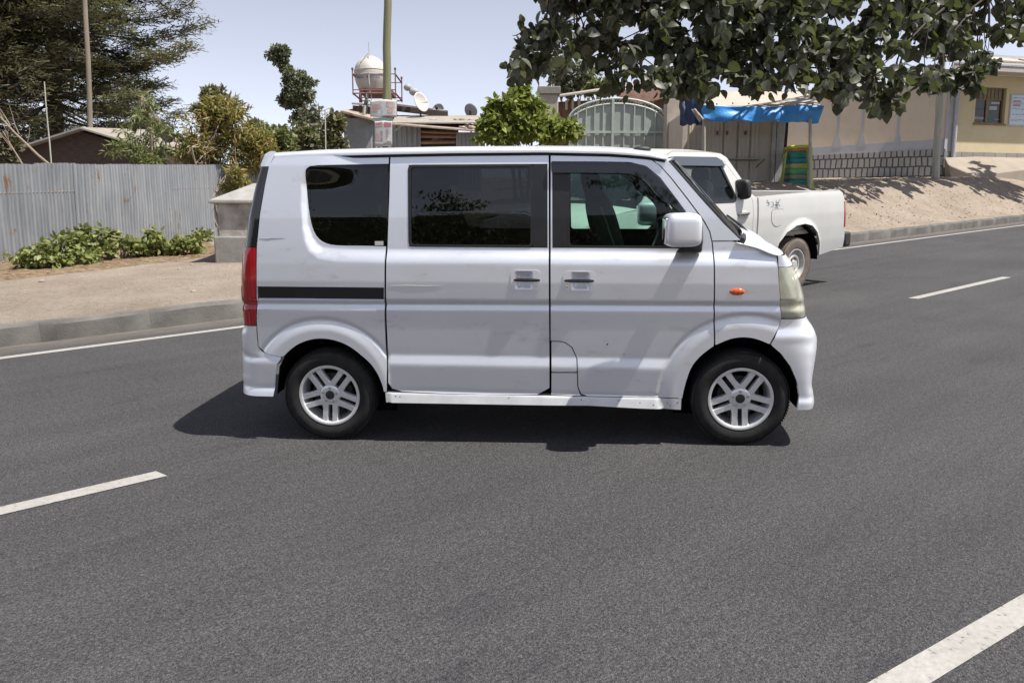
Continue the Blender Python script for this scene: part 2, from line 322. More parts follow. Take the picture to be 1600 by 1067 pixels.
# ------------------------------------------------------------------ mesh helpers
class MB:
    def __init__(s): s.v = []; s.f = []; s.m = []
    def add(s, v, f, mi=0):
        o = len(s.v); s.v += [tuple(x) for x in v]; s.f += [tuple(i + o for i in q) for q in f]; s.m += [mi] * len(f)
        return s
    def box(s, c, sz, rot=None, mi=0):
        x, y, z = (q / 2 for q in sz); c = Vector(c)
        vs = [Vector((a * x, b * y, d * z)) for a in (-1, 1) for b in (-1, 1) for d in (-1, 1)]
        if rot is not None: vs = [rot @ q for q in vs]
        return s.add([q + c for q in vs], [(0, 1, 3, 2), (4, 6, 7, 5), (0, 4, 5, 1), (2, 3, 7, 6), (0, 2, 6, 4), (1, 5, 7, 3)], mi)
    def hexa(s, a, b, mi=0):
        """box between two quads a and b (four points each, same winding)"""
        return s.add(list(a) + list(b), [(3, 2, 1, 0), (4, 5, 6, 7), (0, 1, 5, 4), (1, 2, 6, 5), (2, 3, 7, 6), (3, 0, 4, 7)], mi)
    def slab(s, quad, off, mi=0):
        off = Vector(off); return s.hexa([Vector(q) for q in quad], [Vector(q) + off for q in quad], mi)
    def tube(s, pts, r, n=8, mi=0, cap=True):
        pts = [Vector(p) for p in pts]; k = len(pts)
        rs = r if isinstance(r, (list, tuple)) else [r] * k
        o = len(s.v); up = None
        for i, p in enumerate(pts):
            d = (pts[min(i + 1, k - 1)] - pts[max(i - 1, 0)]).normalized()
            if up is None: up = Vector((0, 0, 1)) if abs(d.z) < .9 else Vector((1, 0, 0))
            a = d.cross(up).normalized(); b = a.cross(d).normalized(); up = b
            for j in range(n):
                t = 2 * math.pi * j / n; s.v.append(tuple(p + (a * math.cos(t) + b * math.sin(t)) * rs[i]))
        for i in range(k - 1):
            for j in range(n):
                s.f.append((o + i * n + j, o + i * n + (j + 1) % n, o + (i + 1) * n + (j + 1) % n, o + (i + 1) * n + j)); s.m.append(mi)
        if cap:
            s.f.append(tuple(o + j for j in reversed(range(n)))); s.f.append(tuple(o + (k - 1) * n + j for j in range(n))); s.m += [mi, mi]
        return s
    def lathe(s, prof, n=48, axis='Y', c=(0, 0, 0), mi=0, closed=False):
        """prof: list of (radius, position along axis)"""
        o = len(s.v); c = Vector(c); k = len(prof)
        for (r, h) in prof:
            for j in range(n):
                t = 2 * math.pi * j / n; x, y = r * math.cos(t), r * math.sin(t)
                q = {'Y': (x, h, y), 'Z': (x, y, h), 'X': (h, x, y)}[axis]
                s.v.append(tuple(Vector(q) + c))
        for i in range(k - 1 + (1 if closed else 0)):
            i2 = (i + 1) % k
            for j in range(n):
                s.f.append((o + i * n + j, o + i * n + (j + 1) % n, o + i2 * n + (j + 1) % n, o + i2 * n + j)); s.m.append(mi)
        return s
    def prism(s, poly, depth, fn=lambda u, w, d: (u, d, w), mi=0):
        n = len(poly)
        s.add([fn(u, w, depth[0]) for u, w in poly] + [fn(u, w, depth[1]) for u, w in poly],
              [tuple(range(n))] + [tuple(reversed(range(n, 2 * n)))] + [(i, i + n, (i + 1) % n + n, (i + 1) % n) for i in range(n)], mi)
        return s
    def grid(s, rows, mi=0, flip=False):
        """rows: list of equally long rows of points"""
        n = len(rows[0]); o = len(s.v)
        for r in rows: s.v += [tuple(q) for q in r]
        for i in range(len(rows) - 1):
            for j in range(n - 1):
                q = (o + i * n + j, o + i * n + j + 1, o + (i + 1) * n + j + 1, o + (i + 1) * n + j)
                s.f.append(q[::-1] if flip else q); s.m.append(mi)
        return s
    def ball(s, c, r, nu=14, nv=9, rot=None, ex=1.0, mi=0):
        c = Vector(c); rows = []
        sg = lambda x: math.copysign(abs(x) ** ex, x)
        for i in range(nv + 1):
            a = -math.pi / 2 + math.pi * i / nv; row = []
            for j in range(nu + 1):
                b = 2 * math.pi * j / nu
                q = Vector((r[0] * sg(math.cos(a)) * sg(math.cos(b)), r[1] * sg(math.cos(a)) * sg(math.sin(b)), r[2] * sg(math.sin(a))))
                row.append((rot @ q if rot is not None else q) + c)
            rows.append(row)
        return s.grid(rows, mi)
    def build(s, name, mats, parent=None, smooth=35, bevel=0, seg=2, recalc=True, solid=0, mw=None):
        me = bpy.data.meshes.new(name); me.from_pydata(s.v, [], s.f)
        for mm in ([mats] if isinstance(mats, str) else mats): me.materials.append(MATS[mm])
        me.polygons.foreach_set('material_index', s.m)
        if recalc:
            import bmesh
            b = bmesh.new(); b.from_mesh(me); bmesh.ops.remove_doubles(b, verts=b.verts, dist=1e-5)
            bmesh.ops.recalc_face_normals(b, faces=b.faces); b.to_mesh(me); b.free()
        if smooth:
            me.shade_smooth(); me.set_sharp_from_angle(angle=math.radians(smooth))
        o = bpy.data.objects.new(name, me); COL.objects.link(o)
        if parent is not None: o.parent = parent
        if mw is not None: o.matrix_world = mw
        if solid:
            md = o.modifiers.new('thick', 'SOLIDIFY'); md.thickness = solid; md.offset = 0
        if bevel:
            md = o.modifiers.new('bev', 'BEVEL'); md.width = bevel; md.segments = seg; md.limit_method = 'ANGLE'; md.angle_limit = math.radians(40)
        return o
def tag(o, label, cat, group=None, kind=None):
    o['label'] = label
    if cat: o['category'] = cat
    if group: o['group'] = group
    if kind: o['kind'] = kind
    return o
def empty(name, label, cat, loc=(0, 0, 0), group=None, mw=None):
    o = bpy.data.objects.new(name, None); COL.objects.link(o); o.empty_display_size = .2
    if mw is not None: o.matrix_world = mw
    else: o.location = loc
    return tag(o, label, cat, group)
def struct(o, label=None):
    o['kind'] = 'structure'
    if label: o['label'] = label
    return o

def rounded(poly, r, n=5):
    """round the corners of a closed 2D polygon"""
    out = []; k = len(poly)
    for i in range(k):
        p = Vector(poly[i]); a = Vector(poly[i - 1]) - p; b = Vector(poly[(i + 1) % k]) - p
        rr = min(r, a.length * .48, b.length * .48)
        p0 = p + a.normalized() * rr; p1 = p + b.normalized() * rr
        for j in range(n + 1):
            t = j / n; q = p0 * (1 - t) ** 2 + p * 2 * t * (1 - t) + p1 * t * t; out.append((q.x, q.y))
    return out
def densify(poly, step):
    out = []
    for i in range(len(poly)):
        a = poly[i]; b = poly[(i + 1) % len(poly)]
        n = max(1, int(math.hypot(b[0] - a[0], b[1] - a[1]) / step))
        for j in range(n): out.append((a[0] + (b[0] - a[0]) * j / n, a[1] + (b[1] - a[1]) * j / n))
    return out
def pip(pts, poly):
    x, y = pts[:, 0], pts[:, 1]; r = np.zeros(len(pts), bool); k = len(poly)
    for i in range(k):
        x0, y0 = poly[i]; x1, y1 = poly[(i + 1) % k]
        if y0 == y1: continue
        c = ((y0 > y) != (y1 > y)) & (x < (x1 - x0) * (y - y0) / (y1 - y0) + x0); r ^= c
    return r
def segdist(pts, poly, closed=True):
    d = np.full(len(pts), 1e9); k = len(poly)
    for i in range(k if closed else k - 1):
        a = np.array(poly[i]); b = np.array(poly[(i + 1) % k]); ab = b - a
        t = np.clip(((pts - a) @ ab) / max(1e-12, ab @ ab), 0, 1)
        d = np.minimum(d, np.linalg.norm(pts - (a + t[:, None] * ab), axis=1))
    return d
def sstep(x): x = np.clip(x, 0, 1); return x * x * (3 - 2 * x)

class Body:
    """a vehicle side traced in its own plane: local X forward, Z up, near side on local Y = near * v"""
    def __init__(s, M, near): s.M = M; s.I = M.inverted(); s.near = near; s.cam = s.I @ Vector((0, 0, CAMH))
    def F(s, u, w): raise NotImplementedError
    def tr1(s, px, py, v=None):
        d = s.I.to_3x3() @ ray(px, py); vv = .7; q = None
        for i in range(10):
            t = (s.near * (vv if v is None else v) - s.cam.y) / d.y
            q = s.cam + d * t
            if v is not None: break
            vv = float(s.F0(np.array([q.x]), np.array([q.z]))[0])
        return (q.x, q.z)
    def tr(s, pts, v=None): return [s.tr1(*p, v=v) for p in pts]
    def panel(s, name, mats, parent, poly, holes=(), sides=(1, -1), inset=0.0, flange=.014, step=(.02, .011), edge=.018, solid=0):
        poly = densify(poly, edge); holes = [densify(h, edge) for h in holes]
        P2 = np.array(poly)
        lo, hi = P2.min(0), P2.max(0)
        gx = np.arange(lo[0], hi[0], step[0]); gy = np.arange(lo[1], hi[1], step[1])
        g = np.stack(np.meshgrid(gx, gy), -1).reshape(-1, 2) if len(gx) and len(gy) else np.zeros((0, 2))
        if len(g):
            k = pip(g, poly)
            for h in holes: k &= ~pip(g, h)
            g = g[k]
            dd = segdist(g, poly)
            for h in holes: dd = np.minimum(dd, segdist(g, h))
            g = g[dd > min(step) * .45]
        pts = [Vector(p) for p in poly]; edges = []; loops = []
        def ring(o, n): edges.extend([(o + i, o + (i + 1) % n) for i in range(n)]); loops.append(list(range(o, o + n)))
        ring(0, len(poly))
        for h in holes:
            o = len(pts); pts += [Vector(p) for p in h]; ring(o, len(h))
        nb = len(pts)
        pts += [Vector(p) for p in g]
        ov, oe, of, vo, eo, fo = geometry.delaunay_2d_cdt(pts, edges, [], 0, 1e-7)
        uv = np.array([(p.x, p.y) for p in ov]); tri = np.array([f for f in of if len(f) == 3])
        cen = uv[tri].mean(1); keep = pip(cen, poly)
        for h in holes: keep &= ~pip(cen, h)
        tri = tri[keep]
        a, b, c = uv[tri[:, 0]], uv[tri[:, 1]], uv[tri[:, 2]]
        ar = (b[:, 0] - a[:, 0]) * (c[:, 1] - a[:, 1]) - (b[:, 1] - a[:, 1]) * (c[:, 0] - a[:, 0])
        tri[ar < 0] = tri[ar < 0][:, ::-1]
        inv = {}
        for i, l in enumerate(vo):
            for j in l: inv[j] = i
        e = 1e-3; u, w = uv[:, 0], uv[:, 1]
        v = s.F(u, w) - inset
        fu = (s.F(u + e, w) - s.F(u - e, w)) / (2 * e); fw = (s.F(u, w + e) - s.F(u, w - e)) / (2 * e)
        res = []
        for sd in sides:
            ys = s.near * sd
            V3 = np.stack([u, ys * v, w], 1)
            N3 = np.stack([-fu, ys * np.ones_like(u), -fw], 1); N3 /= np.linalg.norm(N3, axis=1)[:, None]
            # orientation: (u,w) ccw gives normal -Y
            T = tri if ys < 0 else tri[:, ::-1]
            faces = [tuple(int(i) for i in t) for t in T]
            verts = [tuple(q) for q in V3]; nor = [tuple(q) for q in N3]
            if flange:
                for li, L in enumerate(loops):
                    o = len(verts); n = len(L)
                    idx = [inv[i] for i in L]
                    for i in idx: verts.append(tuple(V3[i])); nor.append((0, 0, 0))
                    for i in idx: verts.append((V3[i][0], V3[i][1] - ys * flange, V3[i][2])); nor.append((0, 0, 0))
                    for i in range(n):
                        faces.append((o + i, o + (i + 1) % n, o + n + (i + 1) % n, o + n + i))
            me = bpy.data.meshes.new(name); me.from_pydata(verts, [], faces)
            me.materials.append(MATS[mats]); me.shade_smooth()
            me.normals_split_custom_set_from_vertices(nor)
            ob = bpy.data.objects.new(name, me); COL.objects.link(ob); ob.parent = parent
            if solid:
                md = ob.modifiers.new('thick', 'SOLIDIFY'); md.thickness = solid; md.offset = -1
            res.append(ob)
        return res

# ================================================================== the silver van
_a = onroad(513, 687); _b = onroad(1158, 696)
EU = (_b - _a).normalized(); EY = NRM.cross(EU).normalized()
VO = _a + EY * .70
M_VAN = Matrix((EU, EY, NRM)).transposed().to_4x4(); M_VAN.translation = VO

_qk = [.15, .235, .305, .312, .33, .46, .474, .526, .56, .68, .788, .815, .822, .842, .95, 1.045, 1.13, 1.30, 1.59, 1.66, 1.8]
_vk = [.70, .728, .712, .702, .708, .7165, .7165, .704, .706, .712, .720, .708, .709, .727, .731, .727, .720, .705, .668, .650, .62]
_qg = np.arange(.0, 2.0, .001); _vg = np.interp(_qg, _qk, _vk)
_ker = np.exp(-.5 * (np.arange(-20, 21) / 5.0) ** 2); _ker /= _ker.sum()
_vg = np.convolve(np.pad(_vg, 20, 'edge'), _ker, 'valid')
def tilt(w): return np.interp(w, [.3, .5, .82, 1.05, 1.13, 1.6], [.014, .011, .005, .014, .012, .006])

class Van(Body):
    def F0(s, u, w): return np.interp(w + tilt(w) * u, _qg, _vg)
    def setup(s):
        s.gh = s.tr([(474, 262), (469.5, 287), (469, 319), (471, 350), (473.5, 375), (480, 392), (495, 405), (525, 410), (601, 412), (857, 414), (1117, 417), (1300, 419), (1300, 190), (474, 190)])
        s.fl = [(s.tr1(508, 611), .433), (s.tr1(1160, 617), .462)]
    def F(s, u, w):
        f = s.F0(u, w)
        pts = np.stack([u, w], 1)
        near = (w > .9)
        if near.any():
            pp = pts[near]
            d = segdist(pp, s.gh); ins = pip(pp, s.gh)
            wid = np.interp(pp[:, 1], [1.06, 1.25], [.10, .036])
            top = 1 - sstep((pp[:, 1] - 1.46) / .13) * sstep((.30 - pp[:, 0]) / .28)
            f = f.copy(); f[near] -= .025 * np.where(ins, sstep(d / wid), 0) * top
        for (c, R) in s.fl:
            r = np.hypot(u - c[0], w - c[1]) / R
            x = (1 - r) / .27
            lim = (u < .392) if c[0] < 1 else 1
            m = sstep((x + .04) / .22) * sstep((.80 - w) / .03) * lim
            f = f * (1 - m) + (.708 + .011 * sstep((x - .05) / .6)) * m
            f = f - .005 * np.exp(-((x - .03) / .085) ** 2) * sstep((.80 - w) / .03) * lim
        return f
van = Van(M_VAN, -1); van.setup()
van_root = empty('minivan', 'silver minivan parked across the road with its side to the viewer', 'van', mw=M_VAN)
vt = van.tr

# --- side panels -------------------------------------------------------------
def chaikin(p, n=2):
    for _ in range(n):
        o = [p[0]]
        for a, b in zip(p[:-1], p[1:]): o += [(a[0] * .75 + b[0] * .25, a[1] * .75 + b[1] * .25), (a[0] * .25 + b[0] * .75, a[1] * .25 + b[1] * .75)]
        p = o + [p[-1]]
    return p
rear_open = chaikin([(601, 611), (598, 600), (590, 582), (575, 562), (550, 541), (525, 530.5), (500, 527.5), (480, 531), (462, 539), (444, 555.5)])
front_open = chaikin([(1065, 622), (1070, 600), (1080, 572), (1092, 556), (1114, 540)])
front_open2 = chaikin([(1118, 538.2), (1140, 528.6), (1160, 525.8), (1180, 528), (1202, 537)])
qwin = chaikin([(604.5, 256), (526.6, 257.6), (486, 258.7), (478.5, 263.5), (476.5, 270), (476.5, 287.6), (478.8, 319), (482.8, 347), (489, 366), (498.4, 377), (511, 382.6), (526.6, 384.7), (573.6, 385), (601.5, 385.8)], 1)
quarter = [(428, 247), (480, 244.5), (606, 241.5), (605.5, 256)] + qwin[1:-1] + [(601, 386), (600.5, 440), (601, 500), (602.5, 540), (604, 570), (604.5, 611)] + rear_open + [(439.5, 556.5), (415, 551), (404, 541), (401.7, 510), (401.2, 448), (401.5, 386), (406.5, 334.6), (414.5, 288), (420.5, 259.5)]
rail = [(401.5, 447.5), (600.4, 449.3), (600.4, 470.5), (401.5, 468.3)]
q = vt(quarter); rp = vt([(402.2, 447.5), (600.0, 449.3), (600.2, 470.5), (402.2, 468.3)])
van.panel('rear_quarter_panel', 'silver_paint', van_root, q, [rp], step=(.009, .008))
tb = van.panel('slide_rail', 'black_gloss', van_root, vt([(400.5, 446.5), (602, 448.5), (602, 471.5), (400.5, 469.3)]), inset=.014, flange=0)
for o, sd in zip(tb, (1, -1)):
    rl = vt([(403, 466.2), (600, 468.4)]); m = MB()
    v0 = float(van.F0(np.array([1.0]), np.array([.82]))[0])
    m.tube([(rl[0][0], -sd * (v0 - .004), rl[0][1] - .004), (rl[1][0], -sd * (v0 - .004), rl[1][1] - .004)], .006, 6)
    m.build('track', 'chrome', o)
glq = van.panel('quarter_window', 'privacy_glass', van_root, vt([(605.0, 256.3)] + qwin[1:-1] + [(602, 385.6)]), inset=.003, flange=0, step=(.03, .03))
fr_in = [(596, 266), (530, 267.5), (496, 269), (491, 275), (489, 290), (491, 319), (495, 345), (501, 359), (509, 367), (520, 371), (560, 374), (592, 375)]
for o in van.panel('window_border', 'black_trim', van_root, vt([(604.6, 256.3)] + qwin[1:-1] + [(602, 385.4)]), [vt(fr_in)], inset=.006, flange=0, step=(.03, .03)): pass
st = van.panel('window_sticker', 'paper_grey', van_root, vt([(584, 377.5), (597.5, 377.5), (597.5, 384), (584, 384)]), sides=(1,), inset=-.001, flange=0)[0]
st['label'] = 'small pale sticker in the corner of the rear window'

swin_out = rounded(vt([(636.5, 258.2), (832.5, 257), (831.5, 387.2), (637.5, 385.8)]), .028)
swin_in = rounded(vt([(640.5, 261.5), (829.5, 260.5), (828.5, 384), (641.2, 382.6)]), .022)
pil_s = vt([(833.5, 257), (855.6, 256), (855.8, 388.4), (832.6, 387.6)])
sdoor = [(608.8, 241.5), (700, 240), (857, 238.6), (857, 256), (857.3, 388), (857.8, 500), (858.4, 560), (858.4, 606), (840, 616.2), (760, 616), (690, 614.3), (628, 611.5), (613, 607), (607.2, 598), (606.3, 560), (604, 500), (603.3, 440), (604, 386), (607, 300)]
def bowl_poly(x0, y0, x1, y1): return rounded(vt([(x0, y0), (x1, y0 + .3), (x1, y1 + .3), (x0, y1)]), .016)
hb1 = bowl_poly(804, 423.5, 833, 452); hb2 = bowl_poly(892, 425, 921.5, 453.5)
door_s = van.panel('sliding_door', 'silver_paint', van_root, vt(sdoor), [vt([(637, 258), (856.0 - .8, 256.2), (856.2 - .8, 388.3), (637.6, 386.2)]), hb1])
# fill ring between the rectangular cut-out and the rounded seal
for o, sd in zip(door_s, (1, -1)):
    van.panel('window_seal', 'black_trim', o, rounded(vt([(635.8, 257.6), (833.6, 256.4), (832.6, 387.8), (636.9, 386.4)]), .03), [swin_in], sides=(sd,), inset=-.003, flange=.012)
    van.panel('pillar_trim', 'black_trim', o, vt([(833.0, 256.6), (855.6, 256.4), (855.8, 388.2), (832.4, 387.6)]), sides=(sd,), inset=.001, flange=.01)
    van.panel('door_window', 'privacy_glass', o, swin_out, sides=(sd,), inset=.007, flange=0, step=(.05, .05))

fdoor = [(860.4, 238.6), (900, 238.8), (950, 240.6), (981, 242.8), (1003, 245), (1016, 249), (1032, 260), (1050, 280.5), (1075, 312.5), (1100, 346), (1109, 362), (1113.3, 380), (1114.8, 400), (1115.2, 470), (1115, 536), (1114, 540.5)] + front_open[::-1][1:] + [(1063.5, 620.5), (1000, 620.2), (918, 618.5), (908, 615), (903.6, 604), (903, 582), (902.2, 560), (894.5, 542.5), (884, 534.8), (874, 532.6), (860.6, 532.4), (860.4, 450)]
fwin = [(862.5, 254.2), (985, 255.2), (1008, 261.5), (1030, 279.5), (1052, 308), (1072, 334), (1093, 360), (1094, 389.5), (862.8, 388.2)]
door_f = van.panel('front_door', 'silver_paint', van_root, vt(fdoor), [vt(fwin), hb2], step=(.010, .008))
fgl = [(885, 256), (984, 257), (1006, 263), (1028, 280.5), (1050, 309), (1071, 336), (1071, 389), (887.5, 388)]
gin = [(888.8, 262), (980, 262.5), (1000, 267.5), (1020, 283), (1045, 313), (1067, 341), (1067.5, 385.4), (890.5, 384.4)]
for o, sd in zip(door_f, (1, -1)):
    van.panel('pillar_trim', 'black_trim', o, vt([(863, 254.6), (884.4, 254.8), (887.2, 387.8), (863.2, 387.8)]), sides=(sd,), inset=.001, flange=.012)
    van.panel('window_seal', 'black_trim', o, vt([(884.2, 254.6), (985, 255.6), (1007.6, 261.9), (1029.6, 279.9), (1051.6, 308.4), (1071.8, 334.6), (1074, 388.8), (887.6, 387.8)]), [rounded(vt(gin), .02)], sides=(sd,), inset=.002, flange=.012)
    van.panel('mirror_base', 'black_plastic', o, vt([(1072.4, 335), (1092.6, 360.4), (1093.6, 389), (1074.4, 388.6)]), sides=(sd,), inset=-.004, flange=.012)
    van.panel('door_window', 'green_glass', o, vt(fgl), sides=(sd,), inset=.009, flange=0, step=(.05, .05))
    van.panel('window_visor', 'visor_plastic', o, rounded(vt([(860.8, 252.2), (930, 252.4), (984, 253.2), (1010, 259.5), (1032, 277.5), (1056, 309), (1073, 332), (1068, 335.5), (1056, 327), (1046, 318.5), (1036, 315.5), (1024, 302), (1013, 287.5), (1003, 279), (985, 271.6), (930, 270.2), (861.6, 270)]), .01), sides=(sd,), inset=-.020, flange=.018, step=(.03, .01))
    van.panel('visor_backing', 'black_trim', o, vt([(863, 255.5), (984, 256.4), (1006, 262.5), (1027, 279.8), (1047, 306), (1044, 310), (1021, 288), (1003, 274.5), (985, 268.2), (863, 267.4)]), sides=(sd,), inset=-.003, flange=.01)

flap = rounded(vt([(861.6, 533.8), (873.5, 534), (883.5, 536.2), (893.2, 543.6), (900.6, 560), (901.4, 581.0), (861.8, 581.0)]), .006)
van.panel('fuel_flap', 'silver_paint', van_root, flap, sides=(1,))
van.panel('door_sill_panel', 'silver_paint', van_root, vt([(861.8, 582.8), (901.5, 582.8), (902, 604), (906, 615.6), (908, 618), (861.6, 616.6)]), sides=(1,))
van.panel('door_sill_panel', 'silver_paint', van_root, vt([(861.6, 533.8), (884, 536.2), (894, 543.6), (901.0, 560), (902, 604), (906, 615.6), (908, 618), (861.6, 616.6)]), sides=(-1,))
van.panel('side_skirt', 'silver_worn', van_root, vt([(602.5, 613.2), (690, 615.8), (860, 618.6), (1000, 621.8), (1064.2, 622.4), (1064, 640.5), (1000, 638), (920, 633.6), (858, 633.2), (760, 631.6), (603, 629)]), flange=.05)
fender = [(1114.6, 378.5), (1145, 378.3), (1155, 380.3), (1189, 387.5), (1214.5, 399.2), (1215, 416), (1216.4, 440), (1220.6, 498), (1217.4, 510), (1202, 536.5)] + front_open2[::-1][1:] + [(1117.3, 537), (1117.3, 470), (1116.9, 400), (1115.4, 382)]
fen = van.panel('front_fender', 'silver_paint', van_root, vt(fender), step=(.009, .008))
apil = [(1005, 244.4), (1024, 245.2), (1040, 248.5), (1047, 254), (1100, 315), (1132, 350), (1158, 375.5), (1145, 376.6), (1114.2, 376.8), (1111, 362), (1102, 345.5), (1077, 312), (1052, 280), (1034, 259.6), (1018, 248.4)]
van.panel('windshield_pillar', 'silver_paint', van_root, vt(apil), flange=.02)
# gap filler behind the panels
inner = [(430, 249), (606, 243), (856, 241), (981, 245), (1016, 251), (1040, 268), (1075, 310), (1114, 372), (1190, 392), (1212, 402), (1218, 498), (1200, 533)] + front_open2[::-1][1:-1] + [(1115, 539)] + front_open[::-1][1:] + [(1063, 622), (860, 618), (603, 612)] + rear_open + [(440, 552), (416, 548), (408, 540), (405, 510), (404, 386), (417, 288)]
van.panel('inner_shell', 'dark_void', van_root, vt(inner), [vt([(603, 258)] + qwin[1:-1] + [(600, 385)]), vt([(640, 260.5), (830, 259.5), (829, 385), (640.5, 383.6)]), vt([(887, 258), (984, 259), (1004, 265), (1026, 282), (1048, 311), (1069, 338), (1070, 387), (889, 386)])], inset=.05, flange=0, step=(.06, .06))
for nm, op in (('wheel_arch_liner', [(601, 626)] + rear_open + [(434, 575), (430, 618)]), ('wheel_arch_liner', [(1062, 640)] + front_open + front_open2 + [(1220, 552), (1235, 572), (1245, 595), (1249, 620), (1247, 640)])):
    for sd in (1, -1):
        L = vt(op); m = MB()
        m.grid([[(a, -sd * .690, b) for a, b in L], [(a, -sd * .42, b) for a, b in L]])
        cx = sum(a for a, b in L) / len(L)
        m.add([(a, -sd * .42, b) for a, b in L] + [(L[0][0], -sd * .42, .1), (L[-1][0], -sd * .42, .1)], [tuple(list(range(len(L))) + [len(L) + 1, len(L)])])
        m.build(nm, 'dark_void', van_root)

# --- handles, mirror, signal, marks -------------------------------------------
def fv(u, w): return float(van.F(np.array([u]), np.array([w]))[0])
for o, px0, px1, py, bowl, bx, keyh in [(door_s, 803, 843.5, 437.5, hb1, (798, 421.5, 844.5, 454.5), False), (door_f, 882, 928, 438.6, hb2, (880, 423.5, 929.5, 455.5), True)]:
    for d, sd in zip(o, (1, -1)):
        hd = van.panel('door_handle', 'silver_paint', d, rounded(vt([(bx[0], bx[1]), (bx[2], bx[1] + .4), (bx[2], bx[3] + .4), (bx[0], bx[3])]), .03), [bowl], sides=(sd,), inset=-.0032, flange=.006)[0]
        (u0, w0), (u1, w1) = vt([(bx[0] + 6, bx[1] + 1), (bx[2] - 6, bx[3] - 1)]); rows = []
        uc, wc = (min(a for a, b in bowl) + max(a for a, b in bowl)) / 2, (min(b for a, b in bowl) + max(b for a, b in bowl)) / 2
        for i in range(9):
            k = i / 8; row = []
            for a, b in bowl + bowl[:1]:
                uu, ww = uc + (a - uc) * (1 - k), wc + (b - wc) * (1 - k)
                row.append((uu, -sd * (fv(uu, ww) - .001 - .026 * sstep(min(1, k * 1.7))), ww))
            rows.append(row)
        MB().grid(rows).build('recess', 'silver_paint', hd)
        a, b = vt([(px0, py), (px1, py + .4)]); m = MB()
        pts = []
        for k in range(9):
            t = k / 8; uu = a[0] + (b[0] - a[0]) * t; ww = a[1] + (b[1] - a[1]) * t
            pts.append((uu, -sd * (fv(uu, ww) + .001 + .005 * math.sin(math.pi * t)), ww))
        m.tube(pts, [.006, .0085, .009, .009, .009, .009, .009, .0085, .006], 8)
        m.build('grip', 'black_gloss', hd)
        if keyh:
            kx = vt([(886, 447)])[0]
            MB().lathe([(0, -sd * (fv(*kx) + .0075)), (.0075, -sd * (fv(*kx) + .007)), (.008, -sd * (fv(*kx)))], 14, 'Y', (kx[0], 0, kx[1])).build('keyhole', 'chrome', hd)
for d, sd in zip(door_f, (1, -1)):
    mc = van.tr1(1065.5, 360.5, v=.87); m = MB()
    m.ball((mc[0], -sd * .865, mc[1] + .004), (.094, .085, .086), 28, 18, Matrix.Rotation(sd * .10, 3, 'Z'), .42)
    mir = m.build('side_mirror', 'silver_paint', d, smooth=60)
    m = MB(); x0 = mc[0] + .02
    m.hexa([(x0 - .05, -sd * .86, mc[1] - .112), (x0 + .085, -sd * .86, mc[1] - .112), (x0 + .095, -sd * .86, mc[1] - .05), (x0 + .03, -sd * .86, mc[1] - .05)],
           [(x0 - .02, -sd * .700, mc[1] - .132), (x0 + .115, -sd * .700, mc[1] - .132), (x0 + .112, -sd * .700, mc[1] + .03), (x0 + .06, -sd * .700, mc[1] + .05)])
    m.build('mirror_arm', 'black_plastic', mir, bevel=.014, seg=3)
    m = MB(); m.box((mc[0] - .088, -sd * .868, mc[1]), (.012, .125, .13)); m.build('mirror_glass', 'chrome', mir, bevel=.004)
for d, sd in zip(fen, (1, -1)):
    c = vt([(1152, 456)])[0]; m = MB()
    m.ball((c[0], -sd * fv(*c), c[1]), (.042, .012, .019), 24, 10)
    m.build('turn_signal', 'amber_lens', d)
for o, L in [(door_s[0], [(608, 446.5), (640, 446.2), (672, 446.8), (692, 446.0)]), (None, [(405, 373.2), (418, 374.0), (426, 372.8), (446, 372.6)])]:
    m = MB(); P3 = []
    for a, b in vt(L): P3.append((a, -(fv(a, b) + .0008), b))
    m.tube(P3, [.0006, .0016, .0012, .0004], 5)
    m.build('scratch', 'white_trim' if o else 'dark_steel', o or van_root)
for px, py, r in [(949, 538, .005), (975, 553, .0028)]:
    a, b = vt([(px, py)])[0]
    MB().ball((a, -fv(a, b), b), (r, .0015, r), 10, 6).build('paint_chip', 'dark_void', door_f[0])

for px, py, r in [(1000, 629, .004), (1021, 633, .005), (1043, 630, .0045), (1047, 633.5, .004), (1059, 628.5, .005), (966, 626, .004), (908, 624.5, .0045), (795, 621.5, .004), (618, 619, .005), (625, 620, .004)]:
    a, b = vt([(px, py)])[0]
    MB().ball((a, -fv(a, b), b), (r, .0015, r * .7), 8, 5).build('paint_chip', 'brown_board', van_root)
# --- nose, tail, roof -----------------------------------------------------------
def curve(tab, v=None, smooth=0):
    L = sorted([van.tr1(px, py, v=v)[::-1] for py, px in tab])
    W = np.array([a for a, b in L]); U = np.array([b for a, b in L])
    if smooth:
        g = np.arange(W[0], W[-1], .004); u_ = np.interp(g, W, U); k = np.hanning(2 * smooth + 3)[1:-1]; k /= k.sum(); U = np.convolve(np.pad(u_, smooth, 'edge'), k, 'valid')[:len(g)]; W = g; U = np.convolve(np.pad(u_, smooth, 'edge'), k, 'same')[smooth:-smooth]
    return lambda w: float(np.interp(w, W, U))
f_us = curve([(399, 1216), (416, 1216.4), (440, 1217.8), (498, 1221.8), (510, 1218.6), (525, 1211), (537.5, 1203.2), (545, 1212), (552, 1220), (572, 1235), (595, 1245), (617, 1249), (641, 1246)])
f_sl = curve([(392, 1221), (402, 1229), (412, 1236), (423, 1243), (446, 1251), (467, 1256.5), (477, 1257.5), (495, 1259.5), (505, 1263.5), (516, 1270), (532, 1273.5), (548, 1275), (569, 1272.5), (590, 1269), (602, 1268), (611, 1271), (627, 1272), (636, 1269.5), (641, 1266)], .63, 9)
r_us = curve([(236, 431), (247, 427), (262, 419.5), (288, 413.5), (334.6, 405.5), (386, 400.5), (448, 400), (508, 400.6), (525, 401.2), (541, 403), (549, 409), (552.5, 415), (558, 439), (562, 438), (568, 433), (582, 431), (600, 430), (619, 427)])
